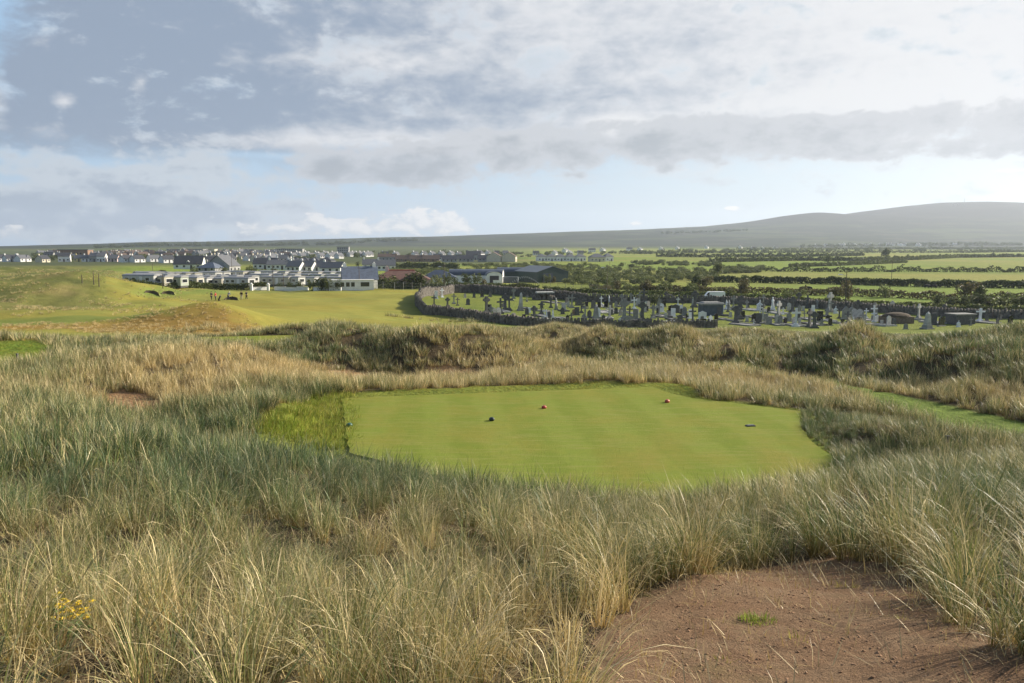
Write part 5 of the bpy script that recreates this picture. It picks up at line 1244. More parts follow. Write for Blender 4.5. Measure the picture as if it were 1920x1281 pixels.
MARKS_C = [('the white gate piers', 487, 540), ('the pub-like white house', 665, 540), ('the lone dark-roofed house', 350, 500), ('the grey broad gable', 441, 505), ('the park hedge corner', 250, 538), ('the low white terrace', 525, 503), ('the hillside road', 200, 532), ('the tall pole', 580, 515)]
cr = random.Random(4)
for py, xs, yw in ((525.5, (272, 290, 308, 326, 344, 358), -38), (524, (395, 412), -32), (523, (446, 466), -30), (533.5, (276, 300, 330, 355, 382), -30), (533, (405, 432, 460), -28), (538.5, (268, 293, 320, 348, 372, 398, 424, 450), -20), (522, (505, 525, 548, 560), -30), (529, (492, 515, 540, 566, 590), -25), (536, (520, 545, 570, 600, 625), -22), (523, (585, 608, 632, 655), -28), (530, (620, 640), -25)):
    for px in xs:
        mk = cr.choice(('caravan', 'caravan', 'caravan2', 'caravan3')); o = caravan(px, py + cr.uniform(-.4, .4), mk, yw + cr.uniform(-5, 5), cr.choice((8.5, 9.5)))
        later(o, {'caravan': 'white static caravan', 'caravan2': 'cream static caravan', 'caravan3': 'pale green static caravan'}[mk], 'caravan', 'static caravans in the park', MARKS_C)

# ------------------------------------------------------------------ poles, lamps, mast, fences
def pole(px, py, top, label=None, lamp=0, arm=True):
    p = PV(px, py, 60) if py < 579 else cem(px, py); D = p.y; Hh_ = (py - top) / FPX * D * 1.0
    e = empty('street_lamp' if lamp else 'utility_pole', p); mb = MB(); mb.tube((0, 0, -.3), (0, 0, Hh_), .10, .06, 8); mb.build('pole', M['wood'], e)
    if arm:
        mb = MB(); mb.box((0, .12, Hh_ - .5), (1.0, .08, .09), .5)
        for s in (-.42, 0, .42): mb.tube((s * math.cos(.5), .12 + s * math.sin(.5), Hh_ - .38), (s * math.cos(.5), .12 + s * math.sin(.5), Hh_ - .2), .05, .03, 6)
        mb.build('crossarm', M['wood'], e)
    if lamp:
        z = Hh_ * .85; mb = MB(); mb.tube((0, 0, z), (lamp * 1.0, -.1, z + .25), .04, .04, 6); mb.build('lamp_arm', M['steel'], e); mb = MB(); mb.box((lamp * 1.25, -.1, z + .18), (.75, .28, .16), 0, .8); mb.build('lamp_head', M['lampw'], e)
    later(e, 'wooden pole with a lamp arm' if lamp else 'bare wooden utility pole', 'street lamp' if lamp else 'pole', 'poles carrying wires', MARKS_P); return e


MARKS_P = [('the graveyard vault', 1330, 578), ('the green barn', 1000, 515), ('the pub-like white house', 665, 540), ('the caravan park gate', 487, 540), ('the lone dark-roofed house', 350, 500), ('the hillside road', 200, 532), ('the low white terrace', 525, 503), ('the cattle field', 1600, 540)]
for row in ((154, 531, 515), (176, 534, 508), (186, 537.5, 513), (253, 527, 508), (287, 520, 494), (305.5, 541, 513), (369, 510, 492), (435, 513, 468), (492, 520, 503), (512.5, 542, 497), (532, 542, 511), (545, 521, 498), (580, 524, 498), (674, 543, 500), (1143, 510, 487), (1352, 517, 489), (1671.5, 524, 489)): pole(*row, arm=row[0] > 300)
pole(833, 540, 495, lamp=-1); pole(1138, 547, 496, lamp=-1); pole(1584.5, 580, 505, lamp=-1)
p = P(1808, 384, 3000); e = empty('radio_mast', p); mb = MB()
for a in range(3): mb.tube((2.2 * math.cos(a * 2.1), 2.2 * math.sin(a * 2.1), -3), (.5 * math.cos(a * 2.1), .5 * math.sin(a * 2.1), 36), .45, .3, 5)
mb.tube((0, 0, 30), (0, 0, 44), .5, .3, 6); mb.build('lattice', M['steel'], e); mb = MB()
for z in (24, 32): mb.tube((1.2, -1, z), (1.2, -1, z + 3), .9, .9, 8)
mb.build('antenna_drums', M['lampw'], e); tag(e, 'radio mast standing on top of the hazy hill', 'mast')
for px, lb in ((1795, 'small transmitter hut on the hill top beside the mast'), (1787, 'low shelter on the hill top a little away from the mast')):
    p = P(px, 384.5, 3000); e = empty('hut', p); mb = MB(); mb.box((0, 0, -3), (9, 7, 8)); mb.build('wall', M['grey'], e); mb = MB(); mb.prism([(-4, 5), (4, 5), (0, 7.5)], -5, 5, 'x'); mb.build('roof', M['slate2'], e); tag(e, lb, 'hut')


def fence(name, pl, hh, gap, label, m, posts=2.5, mesh=True, pm=None):
    """posts and thin bars along a polyline on the ground"""
    a = resample([np.array(q_[:2]) for q_ in pl], posts); e = empty(name, (a[0][0], a[0][1], float(h(*a[0])))); o0 = np.array(e.location); ps = MB(); bars = MB()
    for i, q_ in enumerate(a):
        z = float(h(*q_)); ps.tube(tuple(np.array([q_[0], q_[1], z - .2]) - o0), tuple(np.array([q_[0], q_[1], z + hh + .15]) - o0), .06, .05, 6)
        if i < len(a) - 1:
            b = a[i + 1]; zb = float(h(*b)); k = max(1, int(math.hypot(*(b - q_)) / gap))
            for z1 in (.15, hh * .5, hh * .95): bars.tube(tuple(np.array([q_[0], q_[1], z + z1]) - o0), tuple(np.array([b[0], b[1], zb + z1]) - o0), .025, .025, 4)
            if mesh:
                for j in range(k): c_ = q_ + (b - q_) * j / k; zc = z + (zb - z) * j / k; bars.tube(tuple(np.array([c_[0], c_[1], zc]) - o0), tuple(np.array([c_[0], c_[1], zc + hh]) - o0), .022, .022, 4)
    ps.build('posts', pm or m, e); bars.build('rails', m, e); tag(e, label, 'fence'); return e


fence('wire_fence', [P(675, 544, 200), P(740, 544, 200), P(850, 543, 200)], 1.9, .22, 'tall dark mesh fence behind the far end of the fairway', mat('dark_fence_mesh', (0.05, 0.065, 0.05), .6), pm=mat('pale_fence_post', (.33, .33, .31), .7))
fence('paling_fence', [P(1018, 541, 190), P(1075, 544, 190), P(1136, 547, 190)], 1.7, .28, 'dark paling fence beyond the graveyard next to the green barn', M['gdark'])
fence('field_gate', [P(1107, 549.5, 190), P(1137, 550, 190)], 1.2, 9, 'low barred field gate by the lamp pole past the graveyard', M['steel'], 4.0, False)
# hooped fruit cage of white-tipped canes
e = empty('net_cage', PV(985, 540, 190)); o0 = np.array(e.location); mb = MB(); wt_ = MB(); r = random.Random(2)
for k in range(16):
    t = k / 15; q_ = PV(958 + 52 * t, 542, 190); z = 1.4 + 1.8 * math.sin(math.pi * t); b = np.array(q_) - o0; mb.tube(tuple(b), tuple(b + [.2, 0, z]), .05, .04, 5); wt_.tube(tuple(b + [.2, 0, z]), tuple(b + [-.15, 0, z + .55]), .05, .03, 5)
    for j in range(3): mb.tube(tuple(b + [.1, 0, .4 + j * z * .3]), tuple(b + [.1 + 1.2, .5, .4 + j * z * .3]), .02, .02, 4)
mb.build('canes', M['wood'], e); wt_.build('white_tips', M['frame'], e); tag(e, 'arched net cage of white-tipped posts behind the graveyard', 'net cage')
# white wall and gate piers of the caravan park
def lowwall(pl, hh, label, mk='white', t=.3):
    a = resample([np.array(P(*q_, 200)[:2]) for q_ in pl], 3.0); e = empty('garden_wall', (a[0][0], a[0][1], float(h(*a[0])))); mb = MB(); cp = MB()
    for i in range(len(a) - 1):
        p0, p1 = a[i], a[i + 1]; m_ = (p0 + p1) / 2; g = math.atan2(p1[1] - p0[1], p1[0] - p0[0]); L = math.hypot(*(p1 - p0)); z = float(h(*m_))
        b = (m_[0] - e.location.x, m_[1] - e.location.y, z - e.location.z); mb.box((b[0], b[1], b[2] - .4), (L + .02, t, hh + .4), g); cp.box((b[0], b[1], b[2] + hh), (L + .02, t + .1, .08), g)
    mb.build('wall_panel', M[mk], e); cp.build('coping', M['gpale'], e); tag(e, label, 'wall', 'low walls by the caravan park'); return e


lowwall([(472, 544.5), (503, 544)], .85, 'short white wall between the two caravan park gate piers')
lowwall([(515, 544.5), (578, 544.5)], 1.05, 'long white wall in front of the caravan park bushes')
lowwall([(588, 545.5), (640, 545.5)], .8, 'low white wall in front of the pub-like white house')
for px, lb in ((471.5, 'white gate pier with a cap, closer to the golfers'), (503, 'white gate pier with a cap, closer to the tall pole')):
    p = PV(px, 545, 190); e = empty('gate_pier', p); mb = MB(); mb.box((0, 0, -.2), (.6, .6, 1.75)); mb.build('shaft', M['white'], e); mb = MB(); mb.box((0, 0, 1.55), (.85, .85, .14)); mb.lathe([(.3, 1.69), (.36, 1.85), (.24, 2.05), (.03, 2.14)], n=10); mb.build('cap', M['white'], e); tag(e, lb, 'gate pier', 'gate piers of the park')
p = PV(798, 543.5, 190); e = empty('barrel', p); mb = MB(); mb.lathe([(.34, 0), (.37, .1), (.40, .5), (.37, .9), (.33, 1.0)], n=14); mb.build('drum', mat('blue_plastic', (.10, .32, .50), .4), e, True); mb = MB(); mb.tube((0, 0, 1.0), (0, 0, 1.06), .30, .30, 12); mb.build('lid', mat('pale_blue_plastic', (.35, .5, .58), .4), e); tag(e, 'small blue barrel standing at the foot of the mesh fence', 'barrel')
p = PV(779.5, 560, 120); e = empty('marker_post', p); mb = MB(); mb.tube((0, 0, -.2), (0, 0, 1.05), .07, .06, 8); mb.lathe([(.08, 1.0), (.08, 1.12), (.02, 1.18)], n=8); mb.build('stake', M['wood'], e); tag(e, 'thin dark marker post on the fairway near the wall corner', 'post')
for px, py, tp, lb in ((1775, 843, 826, 'dark square post half sunk in the grass mound right of the tee'), (33, 678, 669, 'short dark post at the bright rough hollow by the photo edge')):
    p = P(px, py); sc_ = p[1] / FPX; e = empty('marker_post', p); mb = MB(); hh = (py - tp) * sc_ + .12; mb.box((0, 0, -.2), (.075, .075, hh + .2)); mb.box((0, 0, hh), (.095, .095, .03)); mb.build('stake', M['gdark'], e); tag(e, lb, 'post')

# road up to the houses
pl = [P(a, b, 200)[:2] for a, b in ((180, 541), (190, 536), (205, 533.3), (225, 530.5), (247, 527.5), (275, 523), (300, 521.5))]; pl = resample([np.array(q_) for q_ in pl], 4.0); vs = []; fs = []
for i, q_ in enumerate(pl):
    t = pl[min(i + 1, len(pl) - 1)] - pl[max(i - 1, 0)]; t = t / np.hypot(*t); n_ = np.array([-t[1], t[0]]) * 2.6
    for s in (1, -1): c_ = q_ + n_ * s; vs.append((c_[0], c_[1], float(h(*c_)) + .10))
    if i: fs.append((2 * i - 2, 2 * i - 1, 2 * i + 1, 2 * i))
o = link_mesh('road', vs, fs, M['asphalt']); o['kind'] = 'structure'
if o.data.polygons[0].normal.z < 0: o.data.flip_normals()

# bunkers: a dark revetted face behind a hollow of sand
def bunker(px0, px1, py, hh, label):
    a, b = P(px0, py, 100), P(px1, py, 100); c_ = (a + b) / 2; w = np.hypot(*(b - a)[:2]) / 2; vs = []; fs = []; n = 16; r = random.Random(int(px0))
    for k in range(n + 1):
        t = math.pi * k / n; x, y = -math.cos(t) * w, math.sin(t) * w * .8; z0 = float(h(c_[0] + x, c_[1] + y)); lift = hh * (max(0.0, math.sin(t)) ** .4) * r.uniform(.9, 1.08)
        vs += [(c_[0] + x * .93, c_[1] + y * .93, z0 - .1), (c_[0] + x, c_[1] + y, z0 + lift), (c_[0] + x * 1.25, c_[1] + y * 1.6 + .8 * math.sin(t), z0 - .05)]
        if k: i = 3 * k; fs += [(i - 3, i - 2, i + 1, i), (i - 2, i - 1, i + 2, i + 1)]
    me = bpy.data.meshes.new('bunker'); me.from_pydata(vs, [], fs); me.materials.append(M['soil']); me.materials.append(mat('bunker_turf', (.19, .20, .055), .95, .25, .8)); me.polygons.foreach_set('material_index', [0, 1] * n); me.update()
    o = bpy.data.objects.new('bunker', me); COL.objects.link(o); tag(o, label, 'bunker', 'turf-faced sand bunkers')


bunker(420, 446, 563, .6, 'dark-faced bunker with a golfer bending beside it')
bunker(272, 296, 552.5, .6, 'dark bunker in the bank below the caravan hedge, closer to the grassy mound')
bunker(302, 327, 552.5, .6, 'dark bunker in the bank below the caravan hedge, closer to the golfers')
bunker(296, 312, 510, .5, 'dark hollow on the links below the lone dark-roofed house')

# ------------------------------------------------------------------ hedges, bushes, trees
def hedge(pl, hh, wd, mk, label, dens=9, dmin=120, rag=.35, seed=1, name='hedge', px_on=True):
    r = np.random.RandomState(seed); a = np.array(resample([np.array(P(*q_, dmin)[:2]) for q_ in pl], 1.5)); L = np.hypot(*np.diff(a, axis=0).T).sum(); k = int(L * dens * 2.6)
    i = r.randint(0, len(a) - 1, k); t = r.rand(k)[:, None]; q_ = a[i] * (1 - t) + a[i + 1] * t; s = np.cumsum(np.concatenate([[0], np.hypot(*np.diff(a, axis=0).T)]))[i] + t[:, 0]
    top = hh * (1 + rag * 1.5 * fbm(s / 6.0 + seed * 7, s * 0 + seed, 4)); top = np.maximum(top, hh * .35); v = r.rand(k) ** .75; ang = r.uniform(-1, 1, k)
    z = v * top; off = ang * wd / 2 * np.sqrt(np.clip(1 - (v * .9) ** 3, .08, 1)); x = q_[:, 0] + r.normal(0, .25, k); y = q_[:, 1] + off
    o = leaves(np.stack([x, y, h(x, y) + z], -1), .30 if a[0][1] < 260 else (.46 if a[0][1] < 420 else .85), M[mk], 'foliage', None, seed)
    e = empty(name, (a[0][0], a[0][1], float(h(*a[0])))); o.parent = e; o.location = -Vector(e.location)
    # twiggy stems inside
    mb = MB()
    for j in range(0, len(a), 2): zz = float(h(*a[j])); mb.tube((a[j][0] - e.location.x, a[j][1] - e.location.y, zz - e.location.z - .1), (a[j][0] - e.location.x + r.uniform(-.3, .3), a[j][1] - e.location.y, zz - e.location.z + hh * .7), .07, .03, 5)
    mb.build('stems', M['wood'], e); tag(e, label, 'hedge', 'field hedges'); return e


hedge([(1150, 552), (1330, 557), (1400, 561), (1450, 563), (1560, 571), (1700, 578), (1940, 588)], 1.15, 1.6, 'leafg', 'low ragged hedge on the verge just past the far graveyard wall', 26, rag=.6, seed=1)
hedge([(1200, 546), (1330, 550), (1400, 551), (1500, 553), (1660, 557.5), (1780, 563), (1940, 567)], 1.7, 2.2, 'leafb', 'bronze-tipped scrubby hedge in front of the grazing cattle', 30, rag=.6, seed=2)
hedge([(1335, 529), (1450, 531), (1600, 534), (1760, 539), (1940, 541)], 2.1, 2.4, 'leafd', 'dense dark straight hedge behind the cattle field', 30, rag=.30, seed=3)
hedge([(1400, 509), (1560, 510), (1700, 510), (1940, 511)], 2.2, 2.6, 'leafd', 'thin gappy hedge of small bushes two fields beyond the cattle', 13, 250, rag=.9, seed=4)
hedge([(1480, 501), (1560, 499), (1640, 495.5), (1700, 493)], 2.0, 2.2, 'leafg', 'short slanting hedge in the middle of the far pasture', 12, 300, rag=.6, seed=5)
hedge([(1330, 492), (1500, 489), (1600, 490), (1720, 487.5), (1800, 483.5), (1940, 482)], 3.0, 3.5, 'leafg', 'tall bushy hedge below the far bright fields', 15, 300, rag=.6, seed=6)
hedge([(1230, 482), (1350, 483), (1500, 482), (1620, 480)], 3.4, 3, 'leafd', 'far hedge line below the narrow bright fields', 9, 300, rag=.6, seed=7)
hedge([(1160, 476), (1400, 475), (1600, 474.5), (1800, 474.5), (1940, 472.5)], 4, 4, 'leafd', 'farthest thin hedge line before the village under the hill', 6, 400, rag=.6, seed=8)
hedge([(1380, 470), (1600, 468.5), (1800, 468), (1940, 466)], 5, 4, 'leafd', 'hazy hedge right below the far white village', 5, 500, rag=.6, seed=9)
hedge([(222, 541.5), (330, 542), (400, 543), (470, 543.5)], 1.7, 1.6, 'leafd', 'clipped dark hedge along the front of the caravan park', 34, 190, rag=.25, seed=10)
hedge([(474, 543), (501, 542.7)], 1.9, 1.2, 'leafd', 'square dark hedge block between the white gate piers', 60, 190, rag=.12, seed=11)
hedge([(680, 541), (760, 541.5), (850, 540.5), (900, 541)], 1.3, 1.8, 'leafd', 'dark hedge behind the tall mesh fence', 34, 190, rag=.4, seed=12)
hedge([(800, 538.5), (870, 538), (940, 540), (1010, 543)], 1.3, 1.6, 'leafg', 'low hedge in front of the curved sheds', 30, 190, rag=.4, seed=13)
hedge([(1020, 545), (1080, 549), (1160, 552)], 1.1, 1.6, 'leafg', 'low green hedge below the paling fence', 30, 180, rag=.5, seed=14)
hedge([(740, 503.5), (800, 504), (860, 505)], 3.2, 3.5, 'leafy', 'light green row of willow scrub beside the twin cottages', 22, 250, rag=.4, seed=15)


BUSHES = {}


def bush(px, py, w, hh, mk, label=None, dmin=100, tree=False):
    p = PV(px, py, dmin); k = (mk, tree)
    if k not in BUSHES:
        e = BUSHES[k] = empty('tree' if tree else 'bush'); r = np.random.RandomState(60 + len(BUSHES)); q_ = bush_points(560, .5, .5, .78 if tree else 1.0, r, 8)
        if tree: q_[:, 2] += .27; q_[:, 0] += .28 * q_[:, 2] - .1
        leaves(q_, .07, M[mk], 'crown' if tree else 'foliage', e, len(BUSHES)); mb = MB(); r2 = random.Random(5)
        mb.tube((0, 0, -.05), (.06, 0, .5), .035, .022, 7)
        for j in range(5): a = r2.uniform(0, 6.28); mb.tube((.03, 0, .25 + .04 * j), (.1 + .28 * math.cos(a), .28 * math.sin(a), .55 + .3 * r2.random()), .018, .008, 5)
        mb.build('trunk' if tree else 'stems', M['wood'], e)
    else: e = copy_tree(BUSHES[k])
    e.location = p; e.scale = (w, w, hh); e.rotation_euler = (0, 0, 0 if tree else rnd.uniform(0, 6.28))
    nm = {'leafd': 'dark green', 'leafg': 'mid green', 'leafy': 'light green', 'leafb': 'bronze'}[mk]
    if label: tag(e, label, 'tree' if tree else 'bush')
    else: later(e, 'wind-bent %s tree' % nm if tree else 'rounded %s bush' % nm, 'tree' if tree else 'bush', 'wind-bent trees' if tree else 'garden and field bushes', MARKS_B)
    return e


MARKS_B = [('the pub-like white house', 665, 540), ('the caravan park gate', 487, 540), ('the curved sheds', 900, 525), ('the green barn', 1000, 515), ('the low stone tomb', 1680, 596), ('the cattle', 1510, 540), ('the red-ridged bungalow', 750, 530), ('the parked white van', 1336, 558)]
bush(1227, 573, 2.6, 2.2, 'leafd', 'dark rounded shrub growing among the headstones', 120)
for row in ((545, 544, 2.6, 1.9, 'leafd'), (560, 544, 2.6, 2.1, 'leafd'), (586, 545, 3.2, 2.6, 'leafg'), (603, 545, 3.4, 2.9, 'leafd'), (616, 545, 3.4, 2.6, 'leafg'), (631, 545, 3, 2.4, 'leafd'), (525, 544, 2.4, 1.7, 'leafd'), (589, 531, 3, 2, 'leafg'), (686, 542, 2.6, 2.6, 'leafd'),
            (713, 541, 5, 3.6, 'leafd'), (735, 541, 5.5, 2.9, 'leafg'), (763, 541, 6, 3.8, 'leafd'), (780, 541, 5, 3.8, 'leafd'), (803, 538, 3, 2.4, 'leafg'), (822, 538, 3.4, 3.0, 'leafy'), (838, 537, 3, 3.4, 'leafg'), (854, 537, 2.4, 2.4, 'leafd'), (880, 536, 4, 3.2, 'leafd'), (894, 536, 3.4, 3.4, 'leafg'), (906, 538, 3.2, 2.2, 'leafb'),
            (363, 518, 3.6, 3.2, 'leafg'), (420, 518, 4.0, 3.0, 'leafd'), (470, 518, 3.8, 3.6, 'leafg'), (410, 505, 5, 4, 'leafg'), (540, 508, 2.4, 1.8, 'leafd'), (557, 509, 2.2, 1.7, 'leafd'), (577, 509, 2.4, 1.8, 'leafd'), (640, 512, 4, 2.6, 'leafg'), (655, 511, 4, 2.4, 'leafg'), (670, 500, 3, 2.6, 'leafd'),
            (1365, 559, 3.0, 1.9, 'leafd'), (1025, 531, 3, 2.6, 'leafg'), (1040, 531, 2.4, 2.2, 'leafb'), (1160, 545, 3.6, 2.6, 'leafb'), (1215, 547, 4.5, 3.0, 'leafb'), (1245, 549, 4.5, 2.8, 'leafg'), (1300, 552, 4.2, 2.6, 'leafg'),
            (1390, 552, 5.5, 3.8, 'leafb'), (1500, 560, 3, 1.8, 'leafy'), (1480, 566, 3.2, 2.4, 'leafg'), (1590, 561, 4.5, 4.2, 'leafb'), (1660, 559, 3.0, 2.8, 'leafg'), (1755, 577, 3.0, 2.4, 'leafd'), (1775, 579, 4.0, 2.0, 'leafd'), (1800, 579, 3.6, 2.2, 'leafd'), (1860, 582, 5.4, 2.6, 'leafd'), (1885, 583, 5, 3.0, 'leafg'), (1910, 585, 5.2, 2.8, 'leafd'), (1830, 582, 4.4, 2.4, 'leafd')): bush(*row)
for row in ((1395, 541, 4.0, 3.6, 'leafg'), (1306, 548, 4.2, 4.6, 'leafd'), (1322, 548, 4.0, 4.0, 'leafb'), (1345, 519, 6, 5.0, 'leafg'), (1812, 565, 4.6, 4.0, 'leafb'), (1835, 566, 4.0, 3.2, 'leafd'), (1565, 562, 3.6, 2.8, 'leafb'), (1660, 486, 12, 9, 'leafd'), (1550, 498, 7, 6, 'leafg')): bush(*row, tree=True)


def inpoly(px, py, poly): return bool(sdf(np.array([[px, py]], float), np.array(poly, float))[0] < 0)


def thicket(name, poly, n_, s0, s1, vars_, seed, dmin=150):
    r = np.random.RandomState(seed); co = []; poly = np.array(poly, float); t = 0
    while len(co) < n_ and t < n_ * 60:
        t += 1; a = r.uniform(poly[:, 0].min(), poly[:, 0].max()); b = r.uniform(poly[:, 1].min(), poly[:, 1].max())
        if inpoly(a, b, poly): q_ = P(a, b, dmin); co.append((q_[0], q_[1], q_[2] - .2))
    co = np.array(co); sz = r.uniform(s0, s1, len(co)); scatter_bushes(name, co, sz, r.choice(vars_, len(co)), seed)


thicket('scrub', [(1052, 506), (1075, 496), (1150, 499), (1230, 503), (1340, 511), (1350, 523), (1330, 531), (1250, 530), (1150, 536), (1070, 536), (1050, 528)], 330, 1.0, 2.3, [0, 0, 1, 2], 3)
thicket('scrub', [(1100, 536), (1170, 538), (1260, 543), (1320, 547), (1310, 549), (1200, 545), (1110, 545)], 70, .7, 1.4, [0, 3, 2], 4)
thicket('scrub', [(1340, 507), (1430, 504), (1440, 508), (1420, 512), (1345, 514)], 60, 1.4, 2.6, [0, 2], 5)
thicket('scrub', [(735, 508), (800, 507), (870, 507), (1000, 503), (1060, 500), (1060, 508), (960, 512), (860, 516), (740, 514)], 170, 1.0, 2.1, [1, 1, 0], 6)
thicket('scrub', [(860, 497), (960, 496), (1050, 497), (1050, 503), (900, 505)], 90, 1.2, 2.2, [1, 0], 7)
thicket('scrub', [(1180, 492), (1350, 493), (1345, 500), (1200, 498)], 70, 1.4, 2.6, [0, 2], 8)
thicket('garden_shrubs', [(380, 505), (460, 510), (470, 500), (540, 512), (660, 507), (660, 512), (560, 518), (380, 518)], 60, .8, 1.8, [0, 2, 1], 9)
thicket('town_trees', [(60, 476), (250, 472), (540, 470), (640, 472), (640, 486), (540, 488), (300, 488), (60, 489)], 420, 1.8, 3.8, [0, 2, 2], 10, 350)
thicket('town_trees', [(640, 472), (1180, 473), (1180, 478), (900, 484), (640, 484)], 110, 2.0, 4.2, [0, 2], 11, 350)
thicket('valley_trees', [(1180, 473), (1500, 467), (1900, 464), (1915, 470), (1600, 473), (1180, 478)], 170, 2.4, 5.5, [0, 2], 12, 450)
thicket('valley_trees', [(1500, 462), (1760, 457), (1915, 457), (1915, 461), (1500, 464)], 150, 4, 9, [2], 13, 900)
cr_ = []
r = np.random.RandomState(14)
for k in range(330):
    a = r.uniform(180, 780) if r.rand() < .8 else r.uniform(1240, 1400); yy = np.interp(a, [180, 300, 500, 640, 700, 800, 1240, 1400], [463, 459, 458.5, 456, 451, 450, 437, 431]); q_ = P(a, yy + r.uniform(.5, 3.0), 1200); cr_.append((q_[0], q_[1], q_[2] - 1))
scatter_bushes('ridge_trees', np.array(cr_), r.uniform(4.0, 10.0, len(cr_)), np.full(len(cr_), 2), 14)

# ------------------------------------------------------------------ van, cattle, golfers
p = PV(1337, 564, 150); e = empty('white_van', p, R(4)); mb = MB()
mb.prism([(-2.5, .35), (2.45, .35), (2.5, .6), (2.42, 1.05), (1.75, 1.30), (1.25, 1.98), (1.0, 2.08), (-2.42, 2.08), (-2.5, 1.9)], -.9, .9, 'y'); b_o = mb.build('body', M['whitepaint'], e)
mb = MB(); mb.prism([(1.30, 1.32), (1.70, 1.32), (1.32, 1.86), (1.02, 1.90), (.95, 1.32)], -.915, .915); mb.build('cab_window', M['glass'], e)
for x in (-1.6, 1.6):
    for y in (-.8, .8): mb = MB(); mb.tube((x, y - .12, .34), (x, y + .12, .34), .34, .34, 16); w_o = mb.build('wheel', M['tyre'], e); mb = MB(); mb.tube((x, y - .125, .34), (x, y + .125, .34), .18, .18, 12); mb.build('rim', M['steel'], w_o)
e.rotation_euler.z = R(176); tag(e, 'white van parked behind the far graveyard wall', 'van')


def skin(name, nodes, m, parent=None, sub=1):
    """one continuous body grown from joints: nodes are (position, radius, parent index)"""
    me = bpy.data.meshes.new(name); me.from_pydata([n_[0] for n_ in nodes], [(n_[2], i) for i, n_ in enumerate(nodes) if n_[2] is not None], []); me.update()
    o = bpy.data.objects.new(name, me); COL.objects.link(o); o.parent = parent; sk = o.modifiers.new('skin', 'SKIN')
    if not me.skin_vertices: bpy.context.view_layer.objects.active = o; bm = bmesh.new(); bm.from_mesh(me); bm.verts.layers.skin.verify(); bm.to_mesh(me); bm.free()
    for i, n_ in enumerate(nodes):
        rr = n_[1] if isinstance(n_[1], tuple) else (n_[1], n_[1]); me.skin_vertices[0].data[i].radius = rr; me.skin_vertices[0].data[i].use_root = (i == 0)
    sb = o.modifiers.new('sub', 'SUBSURF'); sb.levels = sub; sb.render_levels = sub; me.materials.append(m)
    sk.use_smooth_shade = True; return o


skin_m = mat('skin_tone', (.48, .30, .22), .6, .1)
CLOTH = dict(black=mat('black_cloth', (.018, .018, .022), .9), navy=mat('navy_cloth', (.04, .05, .075), .9), red=mat('red_cloth', (.50, .035, .045), .8), beige=mat('beige_cloth', (.52, .46, .36), .9), bluegrey=mat('blue_grey_cloth', (.16, .22, .28), .9), hair=mat('dark_hair', (.05, .035, .025), .8), whitec=mat('white_cap', (.7, .7, .7), .8))


def person(px, py, yaw, top, legs, label, bend=0.0, stride=.16, arms='down', cap=None):
    p = PV(px, py, 100); e = empty('person', p, yaw); b = bend; hp = (0, 0, .93)
    def up(z, y=0): d = z - .93; return (0, -d * math.sin(b) + y, .93 + d * math.cos(b))
    ch, nk, hd = up(1.32), up(1.48), up(1.62, -.03)
    kn = [(s * .11, -.05 + s * stride * .5, .50) for s in (-1, 1)]; an = [(s * .12, s * stride, .09) for s in (-1, 1)]
    sh = [(s * .20, up(1.42)[1], up(1.42)[2]) for s in (-1, 1)]
    if arms == 'down': el_ = [(s * .27, sh[0][1] - .02, sh[0][2] - .30) for s in (-1, 1)]; ha = [(s * .26, sh[0][1] - .14, sh[0][2] - .54) for s in (-1, 1)]
    else: el_ = [(s * .27, sh[0][1] - .12, sh[0][2] - .27) for s in (-1, 1)]; ha = [(s * .10, sh[0][1] - .36, sh[0][2] - .32) for s in (-1, 1)]
    N_ = [(hp, (.13, .11), None), (up(1.12), (.125, .10), 0), (ch, (.155, .11), 1), (nk, .055, 2), (hd, (.085, .10), 3), (up(1.74, -.03), (.07, .085), 4)]
    for s in (0, 1):
        i = len(N_); N_ += [((hp[0] + (-1, 1)[s] * .09, 0, .86), .095, 0), (kn[s], .062, i), (an[s], .042, i + 1), ((an[s][0], an[s][1] - .17, .045), .035, i + 2)]
    for s in (0, 1):
        i = len(N_); N_ += [(sh[s], .055, 2), (el_[s], .042, i), (ha[s], .032, i + 1), ((ha[s][0], ha[s][1] - .07, ha[s][2] - .07), .026, i + 2)]
    skin('body', N_, skin_m, e)
    S_ = [(up(.98), (.15, .125), None), (ch, (.178, .13), 0), (up(1.45), .08, 1)]
    for s in (0, 1): i = len(S_); S_ += [(sh[s], .075, 1), (el_[s], .06, i), (tuple(np.array(el_[s]) * .25 + np.array(ha[s]) * .75), .05, i + 1)]
    skin('jacket', S_, CLOTH[top], e)
    T_ = [(hp, (.15, .125), None)]
    for s in (0, 1): i = len(T_); T_ += [((hp[0] + (-1, 1)[s] * .095, 0, .84), .11, 0), (kn[s], .08, i), ((an[s][0], an[s][1], .12), .065, i + 1)]
    skin('trousers', T_, CLOTH[legs], e)
    mb = MB(); c_ = up(1.70, -.02); mb.lathe([(.095, -.02), (.105, .03), (.085, .085), (.03, .115)], c_, 10)
    if cap: mb.box((0, c_[1] - .12, c_[2] - .005), (.14, .12, .02))
    mb.build('cap' if cap else 'hair', CLOTH[cap or 'hair'], e, True); tag(e, label, 'person', 'golfers on the fairway'); return e


